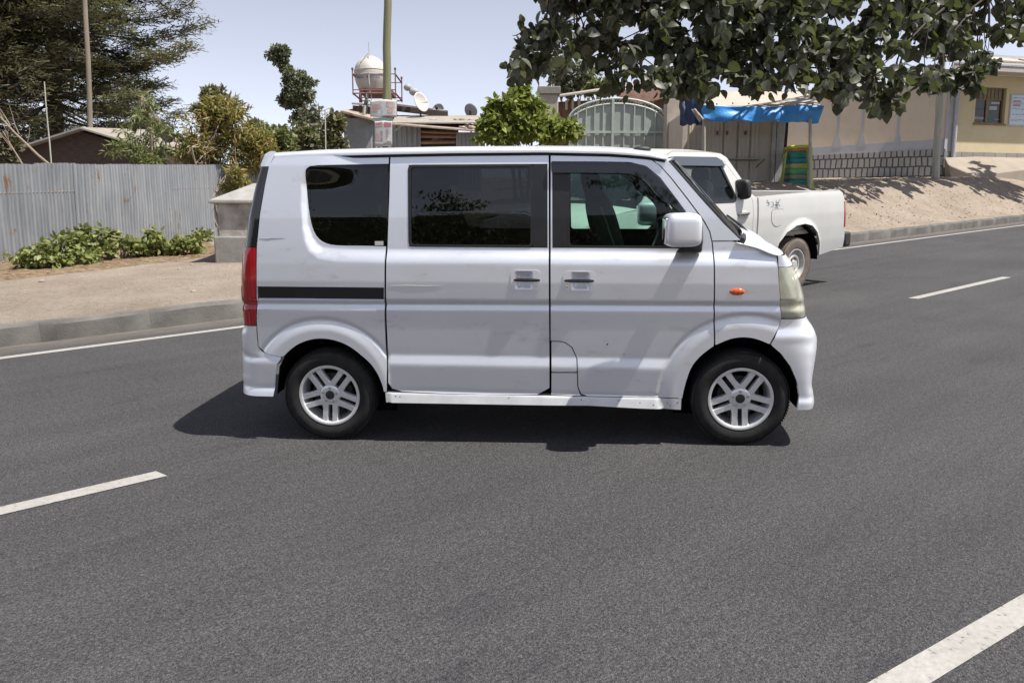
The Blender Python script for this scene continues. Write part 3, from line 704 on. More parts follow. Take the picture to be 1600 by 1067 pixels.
r_sl = curve([(237.3, 418), (240.6, 409.5), (248.5, 407), (258.7, 404), (262.6, 406), (295, 398), (342, 390), (386, 385.7), (392, 382), (429, 380), (477, 381), (507, 383), (511, 382), (516.5, 378.5), (551, 380), (580, 381), (587, 380), (614, 382), (619, 384)], .62)
def plan(us, sl, w, n=60, ex=4.0):
    """plan curve at height w from the near side seam round the end to the far side"""
    u0 = us(w); ue = u0 + (sl(w) - u0) / .80
    b = float(van.F0(np.array([u0]), np.array([w]))[0])
    if us is f_us and w < .78:
        k_ = sstep((w - .72) / .06); b = b * k_ + (1 - k_) * float(np.interp(w, [.20, .26, .285, .31, .63, .685, .74], [.724, .722, .711, .712, .723, .704, .703]))
    th = np.linspace(0, math.pi / 2, 240); s_, c_ = np.sin(th) ** (2 / ex), np.cos(th) ** (2 / ex)
    pu = u0 + (ue - u0) * s_; pv = b * c_
    L = np.concatenate([[0], np.cumsum(np.hypot(np.diff(pu), np.diff(pv)))]); t = np.linspace(0, L[-1], n)
    pu, pv = np.interp(t, L, pu), np.interp(t, L, pv)
    return np.concatenate([pu, pu[-2::-1]]), np.concatenate([pv, -pv[-2::-1]])
def patch(name, mats, us, sl, y0, y1, parent=van_root, vlim=None, nrow=None, shear=0, side=0, off=0, xs=None, recalc=True, vs=1.0):
    """a strip of nose/tail surface between photo rows y0 (top) and y1 (bottom); vlim=(vmin,vmax) keeps |v| in that range"""
    x = xs or (1216 if us is f_us else 405)
    wt, wb = van.tr1(x, y0)[1], van.tr1(x, y1)[1]
    nrow = nrow or max(3, int((wt - wb) / .012)); rows = []
    for i in range(nrow + 1):
        w = wt + (wb - wt) * i / nrow
        pu, pv = plan(us, sl, w)
        if off: pu = pu + off
        row = [(a, -b * vs, w + shear * (1 - (b / .72) ** 2)) for a, b in zip(pu, pv)]
        if vlim:
            row = [r for r in row[:60 if side == 1 else None] if vlim[0] <= (-r[1] if side >= 0 else r[1]) * (1 if side else 1) <= vlim[1]] if side else row
        rows.append(row)
    n = min(len(r) for r in rows)
    if any(len(r) != n for r in rows):          # resample ragged rows
        R2 = []
        for r in rows:
            t = np.linspace(0, len(r) - 1, n); A = np.array(r)
            R2.append([tuple(np.array([np.interp(q_, np.arange(len(r)), A[:, k]) for k in range(3)])) for q_ in t])
        rows = R2
    m = MB().grid(rows)
    return m.build(name, mats, parent, smooth=50, recalc=recalc), rows
fb, _ = patch('front_bumper', 'silver_paint', f_us, f_sl, 499.5, 640)
nose_top, nrows = patch('nose_panel', 'silver_paint', f_us, f_sl, 399.6, 417, shear=.03)
for sd in (1, -1):
    hl, _ = patch('headlight', 'foggy_lens', f_us, f_sl, 418, 498, vlim=(.41, 2), side=sd)
    patch('reflector', 'reflector', f_us, f_sl, 420, 469, hl, vlim=(.41, 2), side=sd, off=-.03, vs=.955)
    patch('indicator_lens', 'white_lens', f_us, f_sl, 470, 497, hl, vlim=(.41, 2), side=sd, off=-.02, vs=.965)
    bu, bw = van.tr1(1232, 446, v=.60); MB().ball((bu - .03, -sd * .60, bw), (.05, .035, .04), 16, 10).build('bulb_shroud', 'chrome', hl)
    a = patch('lamp_divider', 'black_plastic', f_us, f_sl, 468.5, 470.5, hl, vlim=(.41, 2), side=sd, off=-.02, vs=.968)
    patch('headlight_trim', 'chrome', f_us, f_sl, 418, 498, hl, vlim=(.355, .412), side=sd, off=.004)
gr, _ = patch('grille', 'black_plastic', f_us, f_sl, 418, 498, vlim=(-.355, .355), side=2)
gb, gbr = patch('bumper_grille', 'black_plastic', f_us, f_sl, 560, 598, fb, vlim=(-.42, .42), side=2, off=.004)
tb, _ = patch('tailgate', 'silver_paint', r_us, r_sl, 387, 508, vlim=(-.585, .585), side=2)
rb, _ = patch('rear_bumper', 'silver_paint', r_us, r_sl, 509.5, 619)
sp, _ = patch('spoiler', 'silver_paint', r_us, r_sl, 237, 260.5)
for sd in (1, -1):
    tl, _ = patch('tail_light', 'red_lens', r_us, r_sl, 387, 508, vlim=(.59, 2), side=sd)
    wl, _ = patch('reverse_lens', 'white_lens', r_us, r_sl, 449, 487, tl, vlim=(.60, .70), side=sd, off=-.004)
rw, _ = patch('rear_window', 'black_gloss', r_us, r_sl, 261.5, 386)
# hood
rows = []
top = nrows[0]; nv = len(top)
cw = [vt([(1151, 379.4)])[0], ]
cu, cwz = cw[0]; cb = fv(cu, cwz) - .01
fc = vt([(1151, 379.2), (1189, 387.2), (1215.5, 399)])
for i in range(13):
    k = i / 12; row = []
    for j, p in enumerate(top):
        vv = -p[1] / .72
        if k <= .5: eu_, ew_ = [fc[0][a] + (fc[1][a] - fc[0][a]) * k * 2 for a in (0, 1)]
        else: eu_, ew_ = [fc[1][a] + (fc[2][a] - fc[1][a]) * (k * 2 - 1) for a in (0, 1)]
        base_u = cu + .10 * (1 - vv ** 4)
        u_ = base_u * (1 - k) + p[0] * k
        crown = .055 * (1 - abs(vv) ** 3.0)
        z_ = (ew_ + crown * (1 - k ** 3)) * (1 - k ** 4) + p[2] * k ** 4 + .006 * math.sin(math.pi * k) * (1 - vv ** 4)
        row.append((u_, -cb * vv if abs(vv) < 1 else p[1], z_))
    rows.append(row)
MB().grid(rows).build('hood', 'silver_paint', van_root, smooth=50)
# windshield
wr = []
wt_, wb_ = vt([(1046.5, 253.5)])[0], vt([(1158, 376)])[0]
for i in range(9):
    k = i / 8; u_ = wt_[0] + (wb_[0] - wt_[0]) * k; z_ = wt_[1] + (wb_[1] - wt_[1]) * k; b_ = fv(u_, z_) - .012
    wr.append([(u_ + .10 * (1 - t ** 2), -b_ * t, z_ + .02 * (1 - t ** 2)) for t in np.linspace(1, -1, 25)])
ws = MB().grid(wr).build('windshield', 'green_glass', van_root, smooth=60)
for sd in (0, -1):
    MB().tube([r[sd] for r in wr], .012, 8).build('windshield_seal', 'black_trim', ws)
MB().tube([(p[0] + .01, p[1], p[2] - .006) for p in wr[-1]], .02, 8).build('cowl', 'black_plastic', van_root)
for k0, k1, z0 in ((4, 14, .0), (12, 22, .0)):
    A = Vector(wr[-1][k0]); B = Vector(wr[-2][k1]); m = MB()
    o3 = Vector((.03, 0, .02))
    m.tube([A + Vector((.05, 0, -.01)), A * .6 + B * .4 + Vector((.045, 0, .012)), B + Vector((.03, 0, .02))], [.013, .009, .006], 6)
    m.tube([A * .8 + B * .2 + Vector((.02, 0, .006)), B * 1.0 + Vector((.022, 0, .008))], .008, 6)
    m.build('wiper', 'black_plastic', ws)
# roof
rl_ = vt([(428, 246), (480, 243), (605, 239.8), (700, 238), (850, 236.6), (950, 238.6), (981, 240.6), (1012, 243.2), (1040, 248)])
rs_ = [van.tr1(px, py, v=.50) for px, py in [(424, 239), (500, 234), (600, 231), (700, 229), (850, 227.8), (950, 228.4), (981, 229.5), (1012, 232.5), (1042, 244)]]
RU = np.array([a for a, b in rl_]); RW = np.array([b for a, b in rl_]); SU = np.array([a for a, b in rs_]); SW = np.array([b for a, b in rs_])
rows = []
for u_ in np.concatenate([np.linspace(RU[0] - .05, RU[-1] - .3, 40), np.linspace(RU[-1] - .29, RU[-1] + .01, 16)]):
    w0 = float(np.interp(u_, RU, RW)); w1 = float(np.interp(u_, SU, SW)) - .014 * float(np.interp(u_, [RU[-1] - .4, RU[-1] - .05], [0, 1]))
    b_ = float(van.F0(np.array([u_]), np.array([w0]))[0]) - .006
    h = max(.012, w1 - w0); row = [(u_, -(b_ - .03), w0 - .006), (u_, -b_, w0 - .006)]
    for th in np.linspace(0, math.pi, 49):
        c_, s_ = math.cos(th), math.sin(th)
        row.append((u_ + .09 * (1 - c_ * c_) * float(np.interp(u_, [RU[-1] - .5, RU[-1]], [0, 1])), -b_ * math.copysign(abs(c_) ** .62, c_), w0 + h * abs(s_) ** .55 + .006 * s_ ** 2 * float(np.interp(u_, [RU[-1] - .3, RU[-1]], [1, .5]))))
    row += [(u_, b_, w0 - .006), (u_, (b_ - .03), w0 - .006)]
    rows.append(row)
roof = MB().grid(rows).build('roof', 'silver_paint', van_root, smooth=50)
for sd in (1, -1):
    m = MB(); m.tube([(a, -sd * (float(van.F0(np.array([a]), np.array([b]))[0]) - .022), b - .010) for a, b in rl_], .012, 6); m.build('drip_rail', 'black_trim', roof)
c = van.tr1(1003, 232.5, v=.55)
MB().ball((c[0], -.55, c[1] - .004), (.05, .03, .018), 16, 10).build('antenna_base', 'black_plastic', roof)
MB().grid([[(u_, -.6 * t, 1.60) for t in np.linspace(1, -1, 5)] for u_ in np.linspace(-.25, 1.75, 5)]).build('headliner', 'headliner', van_root)

# --- floor pan, cabin ------------------------------------------------------------
m = MB(); m.box((1.15, 0, .33), (3.0, .80, .10)); m.box((1.2, 0, .36), (1.55, 1.28, .08)); m.box((1.2, .1, .26), (1.2, .5, .12))
m.build('underbody', 'dark_void', van_root, bevel=.02)
def seat(u, v, w, name='seat'):
    m = MB(); R1 = Matrix.Rotation(-.26, 3, 'Y')
    m.ball((u + .10, v, w), (.26, .22, .085), 20, 10, None, .5)
    m.ball((u - .19, v, w + .33), (.085, .21, .36), 20, 14, R1, .5)
    s = m.build(name, 'seat_fabric', van_root, smooth=60)
    m = MB(); m.ball((u - .30, v, w + .72), (.055, .14, .11), 18, 12, R1, .6)
    m.tube([(u - .275, v - .05, w + .52), (u - .30, v - .05, w + .7)], .008, 6); m.tube([(u - .275, v + .05, w + .52), (u - .30, v + .05, w + .7)], .008, 6)
    m.build('headrest', 'seat_fabric', s, smooth=60)
    m = MB(); m.tube([(u - .08, v - .215, w + .06), (u - .16, v - .225, w + .33), (u - .26, v - .2, w + .62)], .006, 6); m.build('seat_piping', 'grey_plastic', s)
seat(1.86, -.34, .72); seat(1.86, .34, .72); seat(.85, -.34, .70); seat(.85, .34, .70); seat(.1, -.33, .70); seat(.1, .33, .70)
m = MB(); m.prism([(2.25, .7), (2.22, 1.10), (2.32, 1.14), (2.55, 1.08), (2.52, .7)], (-.64, .64)); m.build('dashboard', 'black_plastic', van_root, bevel=.03, seg=3)
m = MB(); cs = []
R = Matrix.Rotation(math.radians(-62), 3, 'Y')
for k in range(25):
    t = 2 * math.pi * k / 24; cs.append(R @ Vector((.185 * math.cos(t), .185 * math.sin(t), 0)) + Vector((2.06, .34, 1.15)))
m.tube(cs, .014, 8, cap=False)
for t in (.3, 2.84, 4.71): m.tube([Vector((2.06, .34, 1.15)), R @ Vector((.18 * math.cos(t), .18 * math.sin(t), 0)) + Vector((2.06, .34, 1.15))], .012, 6)
m.tube([(2.06, .34, 1.15), (2.26, .34, 1.03)], .03, 8)
m.build('steering_wheel', 'black_plastic', van_root, smooth=60)
MB().box((1.93, .52, 1.535), (.06, .22, .09), Matrix.Rotation(.4, 3, 'Y')).build('sun_visor', 'seat_fabric', van_root, bevel=.015)

# --- wheels -------------------------------------------------------------------------
def wheel(parent, loc, out, R=.272, rim=.176, wd=.165, spin=0.0, tyre='rubber', kind='alloy'):
    """out: sign of local Y that points outboard; loc is the centre of the outer face"""
    root = bpy.data.objects.new('wheel', None); COL.objects.link(root); root.parent = parent; root.location = loc
    root.empty_display_size = .1
    if out > 0: root.rotation_euler = (0, 0, math.pi)
    # local: outboard is -Y
    m = MB()
    prof = [(rim + .004, .012), (rim + .010, .004), (rim + .018, .002), (R - .060, -.006), (R - .035, -.005), (R - .020, .0015), (R - .010, .010), (R - .003, .020), (R, .032), (R, wd * .38), (R - .006, wd * .40), (R - .006, wd * .43), (R, wd * .45), (R, wd * .62), (R - .006, wd * .64), (R - .006, wd * .67), (R, wd * .69), (R, wd - .03), (R - .02, wd), (rim + .01, wd)]
    m.lathe(prof, 72)
    n = 104                                                # shoulder tread blocks
    for k in range(n):
        t = 2 * math.pi * k / n; rr = Matrix.Rotation(-t, 3, 'Y')
        q = rr @ Vector((R - .005, .014, 0)); m.box(q, (.0045, .026, R * 2 * math.pi / n * .6), rr)
    m.build('tyre', tyre, root, smooth=40)
    m = MB()
    if kind == 'alloy':
        m.lathe([(rim + .006, .012), (rim + .005, .003), (rim - .004, .0015), (rim - .012, .006), (rim - .015, .016), (rim - .022, .05), (rim - .03, .10)], 72)
        for k in range(5):
            a0 = spin + 2 * math.pi * k / 5
            for s_ in (-1, 1):
                rr = Matrix.Rotation(-a0, 3, 'Y')
                pr = [(.044, .030, .020), (.085, .0285, .0165), (.13, .0285, .0165), (rim - .006, .031, .019)]
                A = []; 
                for (r_, c_, hw) in pr:
                    y0 = .013 + .010 * (1 - r_ / rim); cc = s_ * c_
                    A.append([rr @ Vector((r_, y0 + .004, cc - hw)), rr @ Vector((r_, y0, cc - hw * .8)), rr @ Vector((r_, y0, cc + hw * .8)), rr @ Vector((r_, y0 + .004, cc + hw)), rr @ Vector((r_, y0 + .035, cc + hw)), rr @ Vector((r_, y0 + .035, cc - hw)), rr @ Vector((r_, y0 + .004, cc - hw))])
                m.grid(A)
        m.lathe([(0, .017), (.026, .017), (.052, .016), (.060, .022), (.062, .05)], 40)
        rim_o = m.build('rim', 'alloy', root, smooth=40)
        c = MB().lathe([(0, .010), (.021, .0105), (.0255, .013), (.027, .02)], 28); c.build('hub_cap', 'black_plastic', root)
        for k in range(5):
            t = spin + 2 * math.pi * (k + .5) / 5
            MB().lathe([(0, .0085), (.0065, .009), (.0085, .012), (.009, .02)], 8, 'Y', (.043 * math.cos(t), 0, .043 * math.sin(t))).build('lug_nut', 'chrome', root)
    else:
        m.lathe([(rim + .006, .014), (rim + .004, .004), (rim - .008, .004), (rim - .014, .02), (rim - .03, .052), (rim - .055, .060), (rim - .06, .045), (rim * .58, .028), (rim * .50, .03), (rim * .44, .05), (rim * .30, .05), (rim * .27, .015), (0, .010)], 56)
        m.build('rim', 'steel_rim', root, smooth=35)
        for k in range(6):
            t = 2 * math.pi * k / 6; MB().lathe([(0, .030), (.010, .031), (.012, .05)], 8, 'Y', (rim * .38 * math.cos(t), 0, rim * .38 * math.sin(t))).build('lug_nut', 'dark_steel', root)
    c = MB().lathe([(0, .075), (.115, .075), (.12, .08), (.12, .13), (0, .13)], 32)
    c.build('brake_drum', 'dark_steel', root)
    return root
wz = .272
for u_, sp_ in ((.023, math.radians(-93)), (2.385, math.radians(-88))):
    wheel(van_root, (u_, -.702, wz), -1, spin=sp_)
    wheel(van_root, (u_, .702, wz), 1, spin=sp_)

# ================================================================== the white pickup
class Truck(Body):
    QK = [.2, .45, .62, .80, .98, 1.12, 1.22, 1.32, 1.75, 1.9]
    VK = [.77, .80, .822, .832, .835, .828, .818, .79, .66, .61]
    def F0(s, u, w): return np.interp(w, s.QG, s.VG)
    def F(s, u, w):
        f = s.F0(u, w)
        r = np.hypot(u - s.ac[0], w - s.ac[1]) / s.ar
        m = sstep((1 - r) / .16)
        bulge = .028 * m * (u < .9)
        r2 = np.hypot(u - 2.85, w - .40) / .62
        bulge = bulge + .028 * sstep((1 - r2) / .16)
        return f + bulge
Truck.QG = np.arange(0, 2.1, .002); _v = np.interp(Truck.QG, Truck.QK, Truck.VK); _k = np.ones(31) / 31
Truck.VG = np.convolve(np.pad(_v, 15, 'edge'), _k, 'valid')
_x = -TX; _y = NRM.cross(_x).normalized()
M_TRK = Matrix((_x, _y, NRM)).transposed().to_4x4(); M_TRK.translation = onroad(1241, 455) - _y * .80
trk = Truck(M_TRK, 1); trk.ac = trk.tr1(1244, 408); trk.ar = .56
truck = empty('pickup_truck', 'white single cab pickup truck parked behind the minivan with a scuffed open bed', 'pickup truck', mw=M_TRK)
tt = trk.tr
arch = [(-.50, .44), (-.475, .60), (-.40, .74), (-.25, .835), (-.06, .868), (.14, .852), (.32, .78), (.45, .66), (.51, .52), (.53, .45)]
bed_side = [(.925, 1.225), (.60, 1.235), (.0, 1.25), (-.80, 1.272), (-.92, 1.275), (-1.0, 1.235), (-1.06, 1.10), (-1.09, .80), (-1.12, .60), (-1.12, .50), (-.53, .43)] + arch + [(.60, .44), (.925, .44)]
trk.panel('bed_side', 'white_paint', truck, bed_side, flange=.03, step=(.035, .025), edge=.03)
rw_ = [(2.40, 1.19), (1.40, 1.185), (1.36, 1.24), (1.52, 1.60), (1.60, 1.655), (2.30, 1.66), (2.40, 1.60), (2.70, 1.30), (2.74, 1.20)]
cabside = [(2.66, .44), (.955, .44), (.955, 1.22), (1.05, 1.27), (1.265, 1.54), (1.39, 1.69), (1.49, 1.735), (1.77, 1.752), (2.32, 1.752), (2.46, 1.70), (2.72, 1.46), (3.02, 1.17), (3.02, 1.10), (2.80, 1.10), (2.66, .95)]
door_p = [(2.58, .46), (1.06, .46), (1.03, 1.0), (1.04, 1.19), (1.44, 1.64), (1.56, 1.69), (2.30, 1.70), (2.42, 1.64), (2.76, 1.30), (2.80, 1.14), (2.62, 1.0)]
trk.panel('cab_side', 'white_paint', truck, cabside, [door_p], flange=.03, step=(.05, .04), edge=.03)
from_in = rounded(rw_, .05)
for o, sd in zip(trk.panel('door', 'white_paint', truck, [( (a - 1.9) * .992 + 1.9, (b - 1.1) * .993 + 1.1) for a, b in door_p], [from_in], flange=.03, step=(.05, .04), edge=.03), (1, -1)):
    trk.panel('door_window', 'clear_glass', o, from_in, sides=(sd,), inset=.012, flange=0, step=(.1, .1))
    trk.panel('window_seal', 'black_trim', o, rounded([((a - 2.0) * 1.02 + 2.0, (b - 1.42) * 1.035 + 1.42) for a, b in rw_], .05), [rounded([((a - 2.0) * .955 + 2.0, (b - 1.42) * .91 + 1.42) for a, b in rw_], .05)], sides=(sd,), inset=-.002, flange=.012, step=(.1, .1))
    trk.panel('window_visor', 'visor_grey', o, [(1.46, 1.60), (1.52, 1.66), (1.60, 1.695), (2.32, 1.70), (2.42, 1.65), (2.36, 1.60), (2.28, 1.605), (1.62, 1.595)], sides=(sd,), inset=-.02, flange=.02, step=(.1, .03))
    m = MB(); yy = sd * (float(trk.F0(np.array([0.]), np.array([1.03]))[0]) + .002)
    m.ball((1.235, yy, 1.035), (.105, .006, .045), 20, 8, None, .8); dh = m.build('door_handle', 'white_paint', o)
    m = MB(); m.tube([(1.13, yy + sd * .006, 1.047), (1.18, yy + sd * .03, 1.046), (1.30, yy + sd * .03, 1.040), (1.335, yy + sd * .006, 1.036)], [.012, .016, .016, .011], 8); m.build('grip', 'grey_plastic', dh)
    mx, mw_ = trk.tr1(1157, 296, v=.80)
    m = MB(); m.ball((mx, sd * .83, mw_ - .0), (.055, .10, .115), 18, 12, Matrix.Rotation(.15, 3, 'Y'), .5)
    m.hexa([(mx + .01, sd * .80, mw_ - .20), (mx + .10, sd * .80, mw_ - .20), (mx + .10, sd * .76, mw_ - .20), (mx + .01, sd * .76, mw_ - .20)], [(mx - .03, sd * .82, mw_ - .05), (mx + .06, sd * .82, mw_ - .05), (mx + .06, sd * .76, mw_ - .05), (mx - .03, sd * .76, mw_ - .05)])
    m.build('side_mirror', 'black_plastic', o, smooth=50)
fl_ = rounded([(.66, 1.07), (.40, 1.07), (.40, .93), (.46, .87), (.58, .86), (.66, .93)], .05)
ff = trk.panel('fuel_flap', 'white_paint', truck, fl_, sides=(1,), inset=-.004, flange=.008, step=(.05, .05))[0]
fl2 = [((a - .53) * 1.03 + .53, (b - .97) * 1.04 + .97) for a, b in fl_]
trk.panel('flap_gap', 'dark_steel', ff, fl2, [[((a - .53) * .998 + .53, (b - .97) * .998 + .97) for a, b in fl_]], sides=(1,), inset=-.0015, flange=0, step=(.1, .1))
m = MB()
for k in range(26):
    a = .50 + .24 * rnd.random(); b = 1.075 + .085 * rnd.random(); yy = float(trk.F(np.array([a]), np.array([b]))[0]) + .002
    m.tube([(a, yy, b), (a + .03 * rnd.uniform(-1, 1), yy, b + .045 * rnd.uniform(.3, 1)), (a + .05 * rnd.uniform(-1, 1), yy, b + .02)], rnd.uniform(.001, .004), 4)
sf = m.build('paint_scuff', 'band_grey', truck, recalc=False); sf['label'] = 'grey scraped patch above the fuel flap'
trk.panel('tail_light', 'red_lens', truck, [(-1.052, 1.12), (-1.088, .86), (-1.096, .78), (-1.064, .78), (-1.03, 1.12)], inset=-.004, flange=.03, step=(.05, .05))
fen_p = [(2.70, .95), (2.84, 1.085), (3.06, 1.085), (3.06, 1.15), (3.45, 1.11), (3.78, 1.02), (3.86, .95), (3.88, .50), (3.36, .50), (3.34, .62), (3.22, .78), (3.05, .865), (2.86, .885), (2.66, .85), (2.66, .90)]
trk.panel('front_fender', 'white_paint', truck, fen_p, flange=.04, step=(.05, .04), edge=.03)
trk.panel('rocker_sill', 'white_paint', truck, [(2.36, .44), (2.36, .36), (.58, .36), (.58, .43)], flange=.05, step=(.1, .05))
m = MB()
def b0(w): return float(trk.F0(np.array([0.]), np.array([w]))[0])
def sect(path, crown, n=13, fwd=0.0):
    R = []
    for (a, b, k) in path:
        bb = b0(b) - .004
        R.append([(a + fwd * k * (1 - t ** 2), bb * t, b + crown * k * (1 - abs(t) ** 2.5)) for t in np.linspace(1, -1, n)])
    return R
m.grid(sect([(2.46, 1.71, .5), (2.32, 1.756, 1), (1.77, 1.756, 1), (1.49, 1.739, 1), (1.39, 1.695, .6)], .045)); m.build('roof', 'white_paint', truck, smooth=50)
MB().grid(sect([(1.39, 1.692, .6), (1.265, 1.54, .2), (1.10, 1.33, 0)], .03, fwd=-.05)).build('rear_glass', 'clear_glass', truck)
MB().grid(sect([(1.10, 1.33, 0), (1.05, 1.27, 0), (.957, 1.22, 0), (.957, .5, 0)], 0)).build('cab_back', 'white_paint', truck)
MB().grid(sect([(2.46, 1.708, .5), (2.72, 1.46, .8), (3.02, 1.165, 1)], .045, fwd=.13)).build('windshield', 'clear_glass', truck)
MB().grid(sect([(3.02, 1.16, 1), (3.2, 1.142, 1.1), (3.45, 1.108, 1.1), (3.72, 1.035, .9), (3.80, .99, .6), (3.86, .93, .2), (3.865, .925, .2)], .055, fwd=.06)).build('hood', 'white_paint', truck, smooth=50)
trk.panel('headlight', 'headlamp_lens', truck, [(3.60, 1.035), (3.84, .945), (3.87, .80), (3.66, .82)], inset=-.005, flange=.02, step=(.05, .05))
MB().grid(sect([(3.866, .925, .2), (3.885, .80, 1), (3.885, .68, 1)], .0, fwd=.06)).build('grille', 'black_plastic', truck)
MB().grid(sect([(3.89, .68, 1), (3.95, .60, 1), (3.95, .42, 1), (3.85, .36, 1)], .0, fwd=.14)).build('front_bumper', 'white_paint', truck)
# bed inside
m = MB(); zf = .78
for sd in (1, -1):
    v1, v2 = b0(1.24) - .004, b0(1.24) - .10
    A = [(.92, 1.225), (0, 1.25), (-.92, 1.272)]
    m.grid([[(a, sd * v1, b) for a, b in A], [(a, sd * v2, b + .004) for a, b in A], [(a, sd * v2, zf) for a, b in A]])
rails = m.build('bed_rail', 'white_paint', truck)
m = MB(); m.box((0, 0, zf - .03), (1.86, 1.46, .05)); m.build('bed_floor', 'tan_board', truck)
m = MB(); m.box((.90, 0, 1.0), (.05, 1.5, .42)); m.build('bed_front_wall', 'grey_board', truck)
m = MB(); m.box((-1.0, 0, 1.0), (.07, 1.46, .52)); m.build('tailgate', 'white_paint', truck, bevel=.02)
m = MB(); m.box((-1.21, 0, .60), (.16, 1.66, .20)); m.box((-1.10, 0, .58), (.14, .9, .1)); m.build('rear_bumper', 'black_plastic', truck, bevel=.03, seg=3)
m = MB(); m.box((1.3, 0, .48), (4.6, .9, .14)); m.box((1.75, 0, .50), (1.5, 1.5, .12)); m.build('chassis', 'dark_void', truck)
for cx in (0.0, 2.86):
    m = MB(); 
    for sd in (1, -1):
        L = [(cx + .50 * math.cos(t), .40 + .47 * math.sin(t)) for t in np.linspace(-.05, math.pi + .05, 20)]
        m.grid([[(a, sd * .80, b) for a, b in L], [(a, sd * .50, b) for a, b in L]])
    m.build('wheel_arch_liner', 'dark_void', truck)
    for sd in (1, -1): wheel(truck, (cx, sd * .80, .345), sd, R=.345, rim=.20, wd=.20, tyre='dusty_rubber', kind='steel')
for sv in (-.38, .38):
    m = MB(); m.ball((1.85, sv, .82), (.25, .24, .09), 16, 8, None, .5); m.ball((1.60, sv, 1.12), (.09, .23, .34), 16, 10, Matrix.Rotation(-.3, 3, 'Y'), .5); m.ball((1.47, sv, 1.50), (.05, .13, .09), 14, 8, None, .6)
    m.build('seat', 'grey_plastic', truck, smooth=60)
m = MB(); m.prism([(2.5, .7), (2.48, 1.10), (2.62, 1.17), (2.98, 1.14), (2.9, .7)], (-.66, .66)); m.build('dashboard', 'black_plastic', truck, bevel=.03)
m = MB(); cs = []; R = Matrix.Rotation(math.radians(-60), 3, 'Y')
for k in range(21):
    t = 2 * math.pi * k / 20; cs.append(R @ Vector((.19 * math.cos(t), .19 * math.sin(t), 0)) + Vector((2.36, .38, 1.16)))
m.tube(cs, .016, 6, cap=False); m.tube([(2.36, .38, 1.16), (2.55, .38, 1.08)], .04, 8); m.tube([cs[0], cs[10]], .014, 6); m.build('steering_wheel', 'black_plastic', truck)

# ================================================================== ground
RNG = np.random.default_rng(5)
def vn(x, y, f=1.0, seed=0):
    """cheap smooth value noise"""
    x = np.asarray(x, float) * f + seed * 17.3; y = np.asarray(y, float) * f + seed * 7.7
    return (np.sin(x * 1.3 + 1.7 * np.sin(y * .9)) + np.sin(y * 1.7 + 1.3 * np.sin(x * 1.1 + 2)) + .5 * np.sin(2.9 * x + 3.1 * y)) / 2.5
def res(t, s):
    """height of the ground beyond the kerb above the road plane"""
    k = sstep((np.asarray(t, float) - 6.5) / 11.0)
    ss = np.asarray(s, float)
    r = .20 + k * (1.06 * sstep((ss - 9.0) / 2.8))
    damp = sstep((ss - 8.9) / 1.2)
    r = r + damp * (.022 * vn(t, s, 1.4) + .026 * k * vn(t, s, 2.3, 3) + .010 * k * vn(t, s, 6.1, 5))
    return r
def gpt(X, Y):
    """ground height under a world point beyond the kerb"""
    q = M_ROADI @ Vector((X, Y, GX * X + GY * Y))
    return float(M_ROAD.to_3x3().col[2].z * 0 + (GX * X + GY * Y) + res(q.x, q.y))
def gp(px, Y, dz=0.0):
    X = (px - 800) / FPX * Y
    for i in range(3):      # pixel column leans a little with height
        z = gpt(X, Y); dn = P(px, 300, Y); X = dn.x
    return Vector((X, Y, gpt(X, Y) + dz))
m = MB(); ts = np.concatenate([np.linspace(-70, -8, 16), np.linspace(-7, 34, 60), np.linspace(36, 120, 20)])
m.grid([[(t, s_, 0) for s_ in (-1.2, 0, 1, 2, 3, 4, 5, 6, 7, 8, 8.70)] for t in ts])
struct(m.build('road', 'asphalt', None, mw=M_ROAD, recalc=False))
def strip(name, t0, t1, s0, s1, skew=.0, mt='road_paint'):
    n = max(2, int((t1 - t0) / .5)); m = MB()
    m.grid([[(t0 + (t1 - t0) * i / n + (skew if j else 0), s_, .004) for j, s_ in enumerate((s0, s1))] for i in range(n + 1)])
    return struct(m.build(name, mt, None, mw=M_ROAD, recalc=False, smooth=0))
strip('edge_line', -60, 110, 8.03, 8.14)
for k in range(-3, 8):
    t1 = 1.0 + 8.61 * k; strip('lane_dash', t1 - 2.85, t1, 4.175, 4.285, -.03) if k not in (1,) else None
strip('lane_dash', 9.58, 12.45, 4.215, 4.325, -.03)
m = MB(); m.grid([[(t, a, .004) for a in (.905 - .115 * (t - 2.3), 1.022 - .115 * (t - 2.18))] for t in np.linspace(1.2, 6, 10)]); struct(m.build('near_line', 'road_paint', None, mw=M_ROAD, recalc=False))
# kerb
m = MB(); rows = []
for t in sorted([k + d for k in range(-40, 90) for d in (0, .010, .020, .25, .5, .75)]):
    j = .006 * math.sin(t * 3.1) + .004 * math.sin(t * 7.7 + 1); g = .005 if abs((t % 1.0) - .010) < .001 else 0
    rows.append([(t, 8.64 + j + g, -.02), (t, 8.655 + j + g, .165 + j - g), (t, 8.68 + j, .198 + j * .6 - g), (t, 8.74 + j, .203 + j * .6 - g), (t, 8.80, .12)])
struct(m.grid(rows).build('kerb', 'kerb_concrete', None, mw=M_ROAD, smooth=30))
